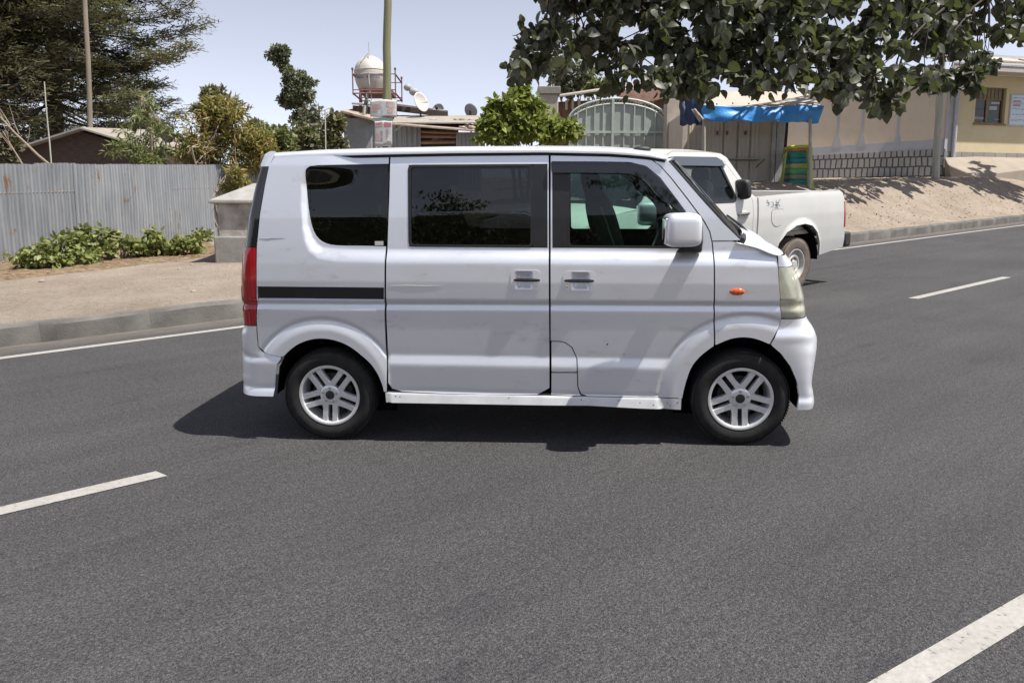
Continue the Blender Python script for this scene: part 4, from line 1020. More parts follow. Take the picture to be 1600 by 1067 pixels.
# verge and terrain to the horizon
tt_ = np.concatenate([np.linspace(-300, -12, 18), np.arange(-11, 34, .30), np.linspace(36, 330, 22)])
ss_ = np.concatenate([[8.735], np.arange(9.0, 17.0, .25), np.linspace(17.6, 40, 20), np.linspace(50, 420, 14)])
T_, S_ = np.meshgrid(tt_, ss_, indexing='ij'); Z_ = res(T_, S_) + .004
Z_[:, 0] = .195
rows = [[(T_[i, j], S_[i, j], Z_[i, j]) for j in range(len(ss_))] for i in range(len(tt_))]
struct(MB().grid(rows).build('verge_ground', 'verge_dirt', None, mw=M_ROAD, recalc=False, smooth=180))
m = MB(); m.grid([[(t, s_, -.05 if s_ > -1.3 else -.03 - .02 * 0) for s_ in (-400, -60, -20, -8, -3, -1.15)] for t in np.linspace(-300, 330, 24)])
struct(m.build('near_ground', 'verge_dirt', None, mw=M_ROAD, recalc=False))
# fence line and planting bed in road coordinates
FA, FB = np.array([1.35, 15.8]), np.array([6.14, 18.84]); FD = (FB - FA) / np.linalg.norm(FB - FA)
EA, EB = np.array([1.02, 12.64]), np.array([4.45, 14.02]); ED = (EB - EA) / np.linalg.norm(EB - EA)
m = MB(); rows = []
for k in np.linspace(-9, 4.3, 60):
    a = EA + ED * k; b = FA + FD * (k * 1.02 + .2); row = []
    for f in np.linspace(0, 1.06, 16):
        c = a + (b - a) * f; jag = .05 * vn(c[0], c[1], 4, 2) if f > 0 else .0
        row.append((c[0], c[1], .20 + .006 + float(.022 * vn(c[0], c[1], 1.4)) + (.028 + .03 * jag if f > 0 else 0)))
    rows.append(row)
struct(MB().grid(rows).build('soil_bed', 'bed_soil', None, mw=M_ROAD, recalc=False, smooth=180))
def RW(t, s, z=0.0): return M_ROAD @ Vector((t, s, z))

# ================================================================== leaves
def norm(a): return a / np.maximum(1e-9, np.linalg.norm(a, axis=-1, keepdims=True))
TM = {
 'quad': (np.array([(0, 0, 0), (.5, .27, .03), (1, 0, -.05), (.5, -.27, .03)]), [(0, 1, 2, 3)]),
 'needle': (np.array([(0, -.05, 0), (0, .05, 0), (1, .10, -.06), (1, -.10, -.06)]), [(0, 1, 2, 3)]),
 'blade': (np.array([(0, 0, 0), (.4, .11, .05), (1, 0, -.12), (.4, -.11, .05)]), [(0, 1, 2, 3)]),
 'fold': (np.array([(0, 0, 0), (.45, 0, .0), (1, 0, -.12), (.22, .24, .06), (.58, .25, .04), (.22, -.24, .06), (.58, -.25, .04)]), [(0, 1, 3), (1, 4, 3), (1, 2, 4), (0, 5, 1), (1, 5, 6), (1, 6, 2)]),
 'broad': (np.array([(0, 0, 0), (.16, 0, .02), (.42, 0, .03), (.72, 0, -.03), (1, 0, -.16),
                     (.04, .20, .05), (.24, .37, .10), (.52, .37, .08), (.80, .19, -.02),
                     (.04, -.20, .05), (.24, -.37, .10), (.52, -.37, .08), (.80, -.19, -.02)]),
           [(0, 1, 6, 5), (1, 2, 7, 6), (2, 3, 8, 7), (3, 4, 8), (0, 9, 10, 1), (1, 10, 11, 2), (2, 11, 12, 3), (3, 12, 4)]),
}
def leafmesh(name, C, D, N, S, tm, mt, parent=None, org=(0, 0, 0), smooth=True):
    tv, tf = TM[tm]; n = len(C); k = len(tv)
    D = norm(D); B = norm(np.cross(N, D)); N = np.cross(D, B)
    V = C[:, None, :] + S[:, None, None] * (tv[None, :, 0, None] * D[:, None, :] + tv[None, :, 1, None] * B[:, None, :] + tv[None, :, 2, None] * N[:, None, :])
    V = V.reshape(-1, 3) - np.array(org)
    lt = np.array([len(f) for f in tf]); li = np.concatenate([np.array(f) for f in tf])
    L = (li[None, :] + k * np.arange(n)[:, None]).ravel().astype(np.int32)
    tot = np.tile(lt, n); st = np.concatenate([[0], np.cumsum(tot)[:-1]]).astype(np.int32)
    me = bpy.data.meshes.new(name); me.vertices.add(len(V)); me.vertices.foreach_set('co', V.ravel().astype(np.float32))
    me.loops.add(len(L)); me.loops.foreach_set('vertex_index', L)
    me.polygons.add(len(tot)); me.polygons.foreach_set('loop_start', st); me.polygons.foreach_set('loop_total', tot.astype(np.int32))
    me.materials.append(MATS[mt]); me.update(calc_edges=True); me.validate()
    if smooth: me.shade_smooth()
    o = bpy.data.objects.new(name, me); COL.objects.link(o)
    if parent is not None: o.parent = parent
    else: o.location = org
    return o
def unit(n): return norm(RNG.normal(size=(n, 3)))
def blob(c, r, n, fill=.45):
    d = unit(n); rr = (RNG.random(n)) ** fill
    return np.array(c) + d * rr[:, None] * np.array(r), d
def crown(blobs, per, size, droop=.3, up=.6, fill=.45, jit=.9):
    C, D, N, S = [], [], [], []
    for (c, r, w) in blobs:
        n = int(per * w); p, d = blob(c, r, n, fill)
        C.append(p); D.append(d * .8 + RNG.normal(size=(n, 3)) * jit + np.array((0, 0, -droop)))
        N.append(d * .5 + RNG.normal(size=(n, 3)) * .6 + np.array((0, 0, up))); S.append(size * RNG.uniform(.65, 1.3, n))
    return [np.concatenate(q) for q in (C, D, N, S)]
def jblobs(px, py, rx, ry, Y, n, sub=.45, dY=.6):
    """n sub-blobs spread through an ellipse of the crown as seen at distance Y"""
    out = []; e = pxm(Y)
    for i in range(n):
        a = rnd.random() * 2 * math.pi; r = math.sqrt(rnd.random()) * (1 - sub * .6)
        yy = Y + rnd.uniform(-1, 1) * rx * e * dY
        c = P(px + math.cos(a) * r * rx, py + math.sin(a) * r * ry, Y); c = Vector((c.x, yy, c.z))
        k = rnd.uniform(.7, 1.25) * sub
        out.append((tuple(c), (rx * e * k, rx * e * k, ry * e * k * .9), k / sub))
    return out
def sway(a, b, n, amp):
    a, b = Vector(a), Vector(b); L = (b - a).length; o = Vector((rnd.uniform(-1, 1), rnd.uniform(-1, 1), 0)) * amp * L
    return [a.lerp(b, i / n) + o * math.sin(math.pi * i / n) + Vector((rnd.uniform(-1, 1), rnd.uniform(-1, 1), 0)) * amp * .25 * L * (0 < i < n) for i in range(n + 1)]
def tree(name, label, cat, base, top, r0, blobs, per, size, mt, bark='bark', tm='quad', group=None, nl=10, lr=.25, lo=2, droop=.3, up=.6, fill=.45, stems=1, part=('trunk', 'crown')):
    base = Vector(base); root = empty(name, label, cat, base, group)
    m = MB()
    for k in range(stems):
        tp = Vector(top) + Vector((rnd.uniform(-1, 1), rnd.uniform(-1, 1), 0)) * (.35 * (Vector(top) - base).length if stems > 1 else 0)
        pts = sway(base + Vector((rnd.uniform(-.1, .1), 0, -.15)) * (1 if stems > 1 else 1), tp, 6, .05); m.tube(pts, [r0 * (1 - .11 * i) for i in range(7)], 9)
        for i in range(nl // stems):
            c = rnd.choice(blobs)[0]; s0 = pts[rnd.randint(lo, 6)]
            m.tube(sway(s0, c, 4, .08), [r0 * lr * (1 - .2 * j) for j in range(5)], 5)
    o = m.build(part[0], bark, root, recalc=False); o.data.transform(Matrix.Translation(-base))
    C, D, N, S = crown(blobs, per, size, droop, up, fill)
    leafmesh(part[1], C, D, N, S, tm, mt, root, base)
    return root

def orgbuild(m, name, mats, org, parent=None, **kw):
    """build world-space geometry as an object whose origin is org (parent sits at org too)"""
    m.v = [tuple(Vector(q) - Vector(org)) for q in m.v]
    o = m.build(name, mats, parent, **kw)
    if parent is None: o.location = org
    return o

# ================================================================== corrugated fence, concrete box, shrubs
f0 = RW(FA[0] - 2.2 * FD[0], FA[1] - 2.2 * FD[1], .2)
fence = empty('corrugated_fence', 'weathered grey corrugated iron fence with rust stains along the planting bed', 'fence', f0)
fdw = (RW(*FB, 0) - RW(*FA, 0)).normalized(); fnw = fdw.cross(Vector((0, 0, 1))).normalized()
if fnw.y > 0: fnw = -fnw
def ztop(k): return np.interp(k, [-2.5, 0, 5.67, 9], [2.30, 2.632, 3.06, 3.46])
k = -2.4; i = 0
while k < 9.5:
    wd = .76 + .08 * rnd.random(); m = MB(); dz = rnd.uniform(-.018, .006); tl = rnd.uniform(-.015, .015); rows = []
    n = int(wd / .0095)
    for j in range(n + 1):
        kk = k + (wd + .05) * j / n; p = RW(FA[0] + FD[0] * kk, FA[1] + FD[1] * kk, 0)
        a = .021 * math.sin(2 * math.pi * kk / .076) + (.006 if i % 2 else 0)
        zb = RW(FA[0] + FD[0] * kk, FA[1] + FD[1] * kk, .215).z; zt = float(ztop(kk)) + dz + tl * (j / n - .5) + (rnd.uniform(-.006, .006))
        row = []
        for z_ in np.linspace(0, 1, 5):
            b = a + .012 * math.sin(3 * z_ + i) + .006 * math.sin(9 * z_ + kk * 3)
            q = p + fnw * b; row.append((q.x, q.y, zb + (zt - zb) * z_))
        rows.append(row)
    orgbuild(m.grid(rows), 'sheet', 'fence_zinc', f0, fence, recalc=False, smooth=60)
    k += wd; i += 1
m = MB()
for hz in (.45, 1.35):
    m.tube([RW(FA[0] + FD[0] * kk, FA[1] + FD[1] * kk, hz) - fnw * .05 for kk in (-2.4, 9.5)], .03, 6)
orgbuild(m, 'rail', 'brown_pole', f0, fence)
for kk in np.arange(-2, 9.5, 1.6):
    m = MB(); p = RW(FA[0] + FD[0] * kk, FA[1] + FD[1] * kk, 0) - fnw * .09; m.tube([p, p + Vector((0, 0, 1.75 + .05 * rnd.random()))], .045, 7); orgbuild(m, 'post', 'brown_pole', f0, fence)

# concrete box with hipped cap
bx = onroad(347, 409, .2); hw = .58
bc = bx + Vector((hw * 1.0, .40, 0)); bc.z = bx.z
boxr = empty('service_pillar', 'squat whitewashed concrete box with a hipped cement cap beside the fence', 'pillar', bc)
R = Matrix.Rotation(math.radians(4), 3, 'Z')
zc = P(365, 319, bx.y).z; za = P(395, 290, bx.y + .4).z
m = MB(); m.box((0, 0, (zc - bc.z) / 2 - .05 + .10), (hw * 2, hw * 2, zc - bc.z - .02), R); boxm = m.build('body', 'whitewash', boxr, bevel=.025)
m = MB(); m.box((0, 0, .12), (hw * 2 + .12, hw * 2 + .12, .60), R); m.build('plinth', 'concrete', boxr, bevel=.03)
m = MB(); e = hw + .10; h0 = zc - bc.z; h1 = za - bc.z + .03
Q = [R @ Vector((x * e, y * e, h0)) for x, y in ((-1, -1), (1, -1), (1, 1), (-1, 1))]; Q2 = [q + Vector((0, 0, .045)) for q in Q]
q3 = [R @ Vector((x * .10, y * .10, h1)) for x, y in ((-1, -1), (1, -1), (1, 1), (-1, 1))]
m.hexa(Q, Q2); m.hexa([q + Vector((0, 0, .0015)) for q in Q2], q3); m.build('cap', 'cap_concrete', boxr, bevel=.012)

shrubs = [(48, 424, 40, 42, 'sprawling leafy shrub at the left end of the planting bed'), (92, 418, 44, 58, 'tallest broad leaved shrub left of the middle of the bed'), (138, 410, 36, 60, 'upright pale topped shrub in the middle of the bed'), (178, 406, 34, 52, 'lighter green shrub just right of the bed middle'), (228, 402, 32, 44, 'loose shrub with gaps third from the right of the bed'), (276, 400, 34, 40, 'rounded bright shrub at the right of the bed'), (310, 378, 15, 18, 'smallest shrub close to the fence foot')]
for (px, py, rx, hh, lab) in shrubs:
    g = onroad(px, py, .22); Y = g.y + .25; e = pxm(Y); b = Vector((g.x, Y, g.z))
    bl = []
    for q in range(16):
        a = rnd.random() * 6.28; r = math.sqrt(rnd.random()); hgt = (1 - .55 * r * r) * rnd.uniform(.35, .95)
        bl.append(((b.x + math.cos(a) * r * rx * e * .85, b.y + math.sin(a) * r * rx * e * .7, b.z + hgt * hh * e), (.12, .12, .09), 1))
    tree('shrub', lab, 'shrub', b, b + Vector((0, 0, hh * e * .7)), .018, bl, 34 if rx > 20 else 14, .105, 'shrub_leaf', 'twig', 'fold', 'leafy shrubs along the fence', nl=16, lr=.6, droop=.25, up=.9, stems=4, fill=.6, part=('stem', 'foliage'))
# dry litter
C = []; 
for i in range(1500):
    k_ = rnd.uniform(-6, 4.4); f = rnd.random() ** .8; a = EA + ED * k_; b = FA + FD * k_; c = a + (b - a) * f + np.array((rnd.gauss(0, .1), rnd.gauss(0, .12)))
    C.append(RW(c[0], c[1], .24 + .004))
for i in range(1700):
    t, s = rnd.uniform(15, 30), rnd.uniform(9.1, 13); C.append(RW(t, s, float(res(t, s)) + .012))
C = np.array([tuple(c) for c in C]); n = len(C)
tag(leafmesh('leaf_litter', C, RNG.normal(size=(n, 3)) * np.array((1, 1, .15)), np.tile((0., 0., 1.), (n, 1)) + RNG.normal(size=(n, 3)) * .3, RNG.uniform(.03, .09, n), 'quad', 'litter', None, (0, 0, 0)), 'dry leaves scattered over the verge and planting bed', None, kind='stuff')
m = MB()
for i in range(420):
    t, s = rnd.uniform(13, 31), 9.0 + 4.2 * rnd.random() ** 1.3
    if rnd.random() < .3: t, s = rnd.uniform(-3, 6), rnd.uniform(9, 13); 
    r = .006 + .035 * rnd.random() ** 5; c = RW(t, s, float(res(t, s)) + r * .3)
    m.ball(c, (r * rnd.uniform(.8, 1.5), r, r * .7), 6, 4, Matrix.Rotation(rnd.random() * 3, 3, 'Z'))
tag(m.build('gravel_stones', 'stone', None, recalc=False), 'small loose stones scattered over the dirt verge', None, kind='stuff')

# ================================================================== left background
def W3(px, py, Y): return P(px, py, Y)
# house behind fence
hb = gp(120, 24); hs = empty('house', 'low dark plank house with a shallow metal gable roof behind the fence', 'house', hb)
m = MB(); F = [W3(12, 240, 24), W3(125, 206, 24), W3(214, 231, 24), W3(214, 290, 24), W3(12, 290, 24)]
m.add(F + [q + Vector((0.6, 6, 0)) for q in F], [(0, 1, 2, 3, 4), (5, 9, 8, 7, 6), (0, 4, 9, 5), (1, 0, 5, 6), (2, 1, 6, 7), (3, 2, 7, 8), (4, 3, 8, 9)])
orgbuild(m, 'wall', 'dark_planks', hb, hs)
m = MB(); m.slab([W3(125, 201.5, 23.5), W3(222, 231, 23.5), W3(330, 236, 30.2), W3(262, 206, 30.2)], (0, 0, .05)); orgbuild(m, 'roof', 'pale_roof', hb, hs)
m = MB(); m.slab([W3(5, 239, 23.5), W3(124.6, 201.5, 23.5), W3(261, 206, 30.2), W3(160, 238, 30.2)], (0, 0, .05)); orgbuild(m, 'roof', 'grey_roofing', hb, hs)
def dish(px, py, Y, rx, ry, mt, face, label, lnb=True, foot=28, tilt=.35):
    """parabolic dish; face = direction the bowl opens to"""
    c = W3(px, py, Y); e = pxm(Y); r = ry * e; f = Vector(face).normalized(); base = c - Vector((0, 0, foot * e))
    root = empty('satellite_dish', label, 'satellite dish', base, 'satellite dishes on the roofs')
    q = f.to_track_quat('Z', 'Y').to_matrix(); m = MB(); rows = []
    for i in range(8):
        k = i / 7; rows.append([c + q @ Vector((r * k * math.cos(a), r * k * math.sin(a), r * .32 * (k * k - 1) * .8)) for a in np.linspace(0, 2 * math.pi, 29)])
    m.grid(rows); o = orgbuild(m, 'bowl', mt, base, root, recalc=False, smooth=180, solid=.02)
    m = MB(); m.tube([base - Vector((0, 0, .3)), c - f * r * .3], .03, 6); orgbuild(m, 'mast', 'dark_steel', base, root)
    if lnb:
        m = MB(); tip = c + f * r * 1.1 + Vector((0, 0, -.1 * r)); m.tube([c - Vector((0, 0, r * .9)), tip], .015, 5); m.tube([tip, tip + f * -.12], .05, 6); orgbuild(m, 'feed_arm', 'dark_steel', base, root)
    return root
dish(260, 209, 26, 15, 14, 'dish_dark', (.3, .9, .35), 'dark satellite dish seen from behind near the house roof', False)
for (px, py, rx, ry, Y, mt, lab) in [(2, 232, 22, 22, 21, 'dry_needle', 'small brown dried bush at the left edge above the fence'), (45, 215, 50, 24, 42, 'hazy_leaf', 'hazy bush far behind the plank house on the left')]:
    b = gp(px, Y); tree('bush', lab, 'bush', b, W3(px, py, Y), .05, jblobs(px, py, rx, ry, Y, 24, .34), 70, .17, mt, nl=14, part=('stem', 'foliage'))
# poles
def pole(name, label, cat, p0, p1, r0, r1, mt, n=8):
    m = MB(); a, b = Vector(p0), Vector(p1); pts = [a.lerp(b, i / n) + Vector((.008 * math.sin(i * 1.7), 0, 0)) * (b - a).length * .2 for i in range(n + 1)]
    m.tube(pts, [r0 + (r1 - r0) * i / n for i in range(n + 1)], 14); o = orgbuild(m, name, mt, a, smooth=60); return tag(o, label, cat)
b_ = gp(144, 26); pole('wooden_pole', 'tall thin brown pole standing in front of the big conifer', 'pole', b_ - Vector((0, 0, .3)), W3(129, -90, 26), .088, .068, 'brown_pole')
b_ = gp(84, 20.5); pole('thin_stick', 'thin pale leaning stick rising above the left fence', 'pole', b_, W3(69, 128, 20.5), .022, .014, 'grey_wood')
for (x0, y0, x1, y1, Y, r, lab) in [(78, 256, -10, 172, 19, .034, 'bare grey branch leaning left across the corner of the fence'), (34, 256, 4, 205, 18, .02, 'thin bare stick propped at the far left fence end')]:
    a, b = W3(x0, y0, Y), W3(x1, y1, Y); m = MB(); m.tube(sway(a - (b - a) * .25, b, 6, .03), [r * (1 - .08 * i) for i in range(7)], 7)
    for k_ in range(4):
        s0 = a.lerp(b, .4 + .15 * k_); m.tube(sway(s0, s0 + Vector((rnd.uniform(-.4, .3), 0, rnd.uniform(.3, .8))), 3, .1), [r * .4, r * .3, r * .2, r * .1], 5)
    tag(orgbuild(m, 'dead_branch', 'twig', a), lab, 'branch')
# big conifers
def conifer(label, px, Y, zlow, ztop_, rmax, mt, seed, tip=.8, nb=75, clus=11, per=30, dead=0):
    rr = random.Random(seed); b = gp(px, Y); root = empty('conifer_tree', label, 'tree', b, 'tall conifers behind the fence')
    m = MB(); top = Vector((b.x + .3, b.y, ztop_)); m.tube(sway(b - Vector((0, 0, .2)), top, 10, .01), [.34 * (1 - .085 * i) for i in range(11)], 10)
    Cs, Ds, Ns, Ss = [], [], [], []
    for i in range(nb):
        f = (i + rr.random()) / nb; z = zlow + (ztop_ - zlow) * f; az_ = i * 2.399 + rr.uniform(-.5, .5)
        L = rmax * (1 - .55 * f) * rr.uniform(.55, 1.08); s0 = Vector((b.x + .3 * (z - b.z) / (ztop_ - b.z), b.y, z))
        d = Vector((math.cos(az_), math.sin(az_), 0)); pts = []
        for k_ in range(7):
            g = k_ / 6; pts.append(s0 + d * L * g + Vector((0, 0, L * (-.16 * math.sin(g * 2.4) + .18 * g * g * tip))))
        m.tube(pts, [.055 * (1 - .14 * j) for j in range(7)], 5)
        if dead and f < dead: per_ = int(per * .35)
        else: per_ = per
        for k_ in range(clus):
            g = .22 + .80 * (k_ + rr.random()) / clus; g = min(g, .999); j = min(5, int(g * 6)); c = pts[j].lerp(pts[j + 1], g * 6 - j)
            side = Vector((-d.y, d.x, 0)) * rr.uniform(-1, 1) * L * .20 * (1.15 - g) * 1.6; c = c + side + Vector((0, 0, rr.uniform(-.18, .10)))
            n = per_; sp = RNG.normal(size=(n, 3)) * np.array((.25, .25, .10)) + np.array((0, 0, .02))
            Cs.append(np.array(c) + sp); Ds.append(np.tile(np.array(d) * .9 + np.array(side.normalized() if side.length > 0 else d) * .5, (n, 1)) + RNG.normal(size=(n, 3)) * np.array((.7, .7, .3)) + np.array((0, 0, .12)))
            Ns.append(np.tile((0., 0., 1.), (n, 1)) + RNG.normal(size=(n, 3)) * .4); Ss.append(RNG.uniform(.14, .30, n))
    orgbuild(m, 'trunk', 'dark_bark', b, root, recalc=False)
    leafmesh('crown', np.concatenate(Cs), np.concatenate(Ds), np.concatenate(Ns), np.concatenate(Ss), 'needle', mt, root, b)
    return root
conifer('tall dark conifer with layered branches behind the plank house', 95, 31, 5.9, 17, 6.4, 'conifer_needle', 3, nb=110, clus=16, per=96)
conifer('browner half dry conifer at the far left edge', -25, 27, 4.9, 15, 4.8, 'dry_needle', 8, nb=88, clus=14, per=80, dead=.2)
# feathery young tree, golden tree, green tip behind
b = gp(225, 18.5); bl = []
for i in range(34):
    f = i / 33; z_px = 252 - 100 * f; r = (1 - f) * 62 * (.75 + .5 * rnd.random()) + 3
    c = W3(228 + rnd.uniform(-1, 1) * r, z_px, 18.5 + rnd.uniform(-.6, .6)); bl.append((tuple(c), (.36 * (1.15 - f), .25, .07), 1.2 - f))
tree('feathery_sapling', 'pale feathery young tree poking above the fence in front of the house', 'tree', b, W3(222, 150, 18.5), .035, bl, 60, .17, 'feather_leaf', 'twig', 'blade', nl=26, lr=.4, droop=.1, up=.7, fill=.8)
b = gp(352, 18.4); bl = jblobs(350, 215, 58, 60, 18.9, 46, .28) + jblobs(315, 235, 40, 28, 18.6, 14, .4) + jblobs(398, 235, 36, 40, 19.2, 18, .36) + jblobs(352, 178, 28, 24, 19, 12, .4) + jblobs(372, 290, 30, 30, 18.3, 6, .35)
tree('golden_leaf_tree', 'yellow green tree with orange new leaves leaning over the fence end', 'tree', b, W3(350, 235, 18.6), .04, bl, 92, .165, 'golden_leaf', 'twig', 'blade', nl=36, lr=.45, droop=.15, up=.5, stems=4)
b = gp(335, 27); tree('pointed_tree', 'dark green pointed tree top behind the golden tree', 'tree', b, W3(335, 140, 27), .12, jblobs(335, 152, 16, 16, 27, 12, .45) + jblobs(338, 182, 34, 22, 27, 20, .4), 75, .20, 'olive_leaf', tm='quad', nl=12)
# slender two-lump tree
b = gp(476, 36); tree('slender_tree', 'slender leaning tree with a small top tuft and bushy middle', 'tree', b, W3(461, 128, 36), .14, jblobs(436, 86, 18, 14, 36, 12, .45, .7) + jblobs(441, 103, 8, 9, 36, 4, .6) + jblobs(462, 125, 20, 22, 36, 16, .4) + jblobs(465, 152, 27, 22, 36, 22, .36) + jblobs(450, 160, 14, 12, 36, 7, .45) + jblobs(452, 116, 9, 9, 36, 5, .6) + jblobs(474, 180, 18, 14, 36, 12, .4) + jblobs(466, 138, 30, 26, 36, 14, .22), 190, .15, 'slender_leaf', 'dark_bark', 'quad', nl=10, lr=.3, fill=.6, lo=5)
b = gp(486, 33); tree('wispy_tree', 'wispy grey green sapling beside the slender tree', 'tree', b, W3(487, 165, 33), .07, jblobs(487, 185, 20, 24, 33, 14, .4), 40, .20, 'hazy_leaf', nl=14)
for (px, py, rx, ry, Y, mt, lab) in [(425, 222, 34, 30, 24, 'feather_leaf', 'yellowish bush above the minivan roof rear corner'), (475, 222, 34, 32, 25, 'olive_leaf', 'dull olive bush behind the minivan beside the iron shack'), (522, 212, 20, 36, 23.4, 'olive_leaf', 'dry brownish bush against the left wall of the iron shack'), (398, 208, 26, 18, 26, 'olive_leaf', 'low olive bush behind the golden tree')]:
    b = gp(px, Y); tree('bush', lab, 'bush', b, W3(px, py, Y), .06, jblobs(px, py, rx, ry, Y, 26, .34), 60, .17, mt, nl=14, tm='quad', group='bushes behind the minivan', part=('stem', 'foliage'), fill=.55)
m = MB(); a = gp(509, 22.8); m.tube([a, W3(508, 172, 22.8)], .02, 6)
for k_, (dx, y) in enumerate(((7, 172), (5, 178), (6, 184))): m.tube([W3(508 - dx, y + 3, 22.8), W3(508 + dx, y - 3, 22.8)], .012, 5)
tag(orgbuild(m, 'roof_aerial', 'grey_wood', a), 'thin television aerial on a pole left of the shack', 'aerial')

# ================================================================== iron shack
sb = gp(640, 24.2); shack = empty('iron_shack', 'corrugated iron shack with rusty layered roof sheets behind the minivan', 'shack', sb)
def corr(p0, p1, z0, z1, pitch=.09, amp=.012, n2=3):
    p0, p1 = Vector(p0), Vector(p1); d = p1 - p0; L = d.length; d.normalize(); nn = Vector((d.y, -d.x, 0)); rows = []
    for j in range(int(L / pitch * 8) + 1):
        x = j * pitch / 8; q = p0 + d * x + nn * amp * math.sin(2 * math.pi * x / pitch); rows.append([(q.x, q.y, z0 + (z1 - z0) * i / n2) for i in range(n2 + 1)])
    return rows
Y0 = 24.2; zb = W3(600, 300, Y0).z
def panelwall(nm, mt, x0, x1, ytop, Y, pitch=.10, amp=.015):
    m = MB(); p0, p1 = W3(x0, 230, Y), W3(x1, 230, Y); m.grid(corr(p0, p1, zb, W3(600, ytop, Y).z, pitch, amp)); orgbuild(m, nm, mt, sb, shack, recalc=False, smooth=60)
panelwall('wall_sheet', 'grey_board', 538, 579, 185, Y0, .3, .004)
panelwall('wall_sheet', 'shack_zinc', 577, 658, 190, Y0 + .06, .155, .02)
panelwall('wall_sheet', 'shack_zinc', 713, 752, 207, Y0 - .3, .11, .015)
m = MB(); m.slab([W3(656, 192, Y0 + .2), W3(716, 200, Y0 + .2), W3(716, 290, Y0 + .2), W3(656, 290, Y0 + .2)], (0, .1, 0)); orgbuild(m, 'wall_sheet', 'dark_planks', sb, shack)
for (x0, y0, x1, y1) in [(657, 213, 712, 214), (657, 223, 712, 222), (657, 206, 712, 208)]:
    m = MB(); m.tube([W3(x0, y0, Y0 + .1), W3(x1, y1, Y0 + .05)], .05, 4); orgbuild(m, 'beam', 'fascia_rust', sb, shack)
m = MB(); m.box(W3(684, 216, Y0 + .12), (.36, .05, .2)); orgbuild(m, 'board', 'brown_board', sb, shack)
def rf(nm, mt, A, B, th=.06):
    m = MB(); m.slab([W3(*q) for q in A] + [W3(*q) for q in B], (0, 0, th)); return orgbuild(m, nm, mt, sb, shack)
rf('roof_sheet', 'rusty_roof', [(532, 176, 23.9), (584, 189, 23.8)], [(640, 186, 27.5), (560, 172, 27.5)])
rf('roof_sheet', 'dark_planks', [(616, 174, 25.4), (700, 184, 25.4)], [(700, 181, 28.5), (616, 170, 28.5)], .18)
rf('roof_sheet', 'pale_roof', [(613, 193.5, 23.6), (752, 193.5, 23.6)], [(752, 182.5, 25.6), (618, 182, 25.6)], .035)
rf('roof_sheet', 'rusty_roof', [(612, 195.5, 23.4), (752, 207, 23.4)], [(752, 197, 24.6), (640, 192, 24.6)], .04)
m = MB(); m.slab([W3(515, 175, 24.6), W3(536, 175, 24.6), W3(536, 200, 24.6), W3(515, 200, 24.6)], (.1, .9, 0)); orgbuild(m, 'gable_board', 'red_board', sb, shack)
m = MB(); m.slab([W3(537, 174, 24.2), W3(548, 176, 24.2), W3(540, 200, 24.2), W3(534, 196, 24.2)], (.1, .6, 0)); orgbuild(m, 'gable_board', 'brown_board', sb, shack)
m = MB(); m.slab([W3(551, 165, 25), W3(579, 167, 25), W3(579, 186, 25), W3(551, 182, 25)], (.1, 1.2, 0)); orgbuild(m, 'roof_box', 'brown_board', sb, shack)
m = MB(); m.slab([W3(549.5, 163.6, 24.8), W3(582, 166, 24.8), W3(584, 164.5, 26.4), W3(552, 162.4, 26.4)], (0, 0, .05)); orgbuild(m, 'roof_sheet', 'grey_roofing', sb, shack)
m = MB(); m.tube([W3(618, 204, 23.9), W3(628, 196, 23.7)], .035, 4); m.tube([W3(570, 165, 24.1), W3(568.5, 182, 24.1)], .05, 5); orgbuild(m, 'brace', 'grey_wood', sb, shack)
for i, (px, s_) in enumerate([(675, 8), (683, 7), (713, 10), (722, 12), (736, 9)]):
    m = MB(); c = W3(px, 189.5, 24.3); r = s_ * pxm(24.3) * .5; m.ball(c, (r * 1.3, r, r * .8), 9, 6, Matrix.Rotation(i, 3, 'Z'), .8)
    tag(orgbuild(m, 'roof_stone', 'stone', c), 'rough stone weighing down the pale roof sheet of the shack', 'stone', 'stones holding down the shack roof')
m = MB(); c = W3(738, 201, 23.6)
for i in range(9): q = c + Vector((rnd.uniform(-.3, .2), rnd.uniform(-.1, .1), rnd.uniform(-.04, .08))); m.tube([q, q + Vector((rnd.uniform(-.3, .3), .1, rnd.uniform(0, .12)))], rnd.uniform(.02, .05), 5)
tag(orgbuild(m, 'scrap_wood', 'tan_board', c), 'pile of pale scrap wood on the rusty roof edge', 'scrap wood')
dish(658.5, 159.5, 25, 9, 15, 'dish_white', (.75, -.55, .25), 'upright white satellite dish standing on the shack roof', False, 22)
dish(684.5, 171, 26, 9, 9.5, 'dish_grey', (-.25, -.9, .3), 'small grey dish to the right of the white one', True, 16)
dish(736, 173, 27, 12, 11, 'dish_grey', (.45, .8, .35), 'wide grey dish seen from behind beside the lime tree', False, 20)
dish(570.5, 157, 24.6, 5, 10, 'dish_dark', (-.93, -.25, .2), 'dark dish seen edge on below the water tank', False, 14)
m = MB(); a = W3(655, 172, 25.2); m.tube([a, W3(650, 146, 25.2)], .03, 6); m.ball(W3(637, 137, 25.2), (.13, .1, .11), 10, 7); m.ball(W3(647, 144, 25.2), (.16, .12, .12), 10, 7); m.tube([W3(637, 137, 25.2), W3(652, 148, 25.2)], .05, 6)
tag(orgbuild(m, 'dish_receiver', 'dish_grey', a), 'pair of grey receiver heads up behind the white dish', 'receiver')

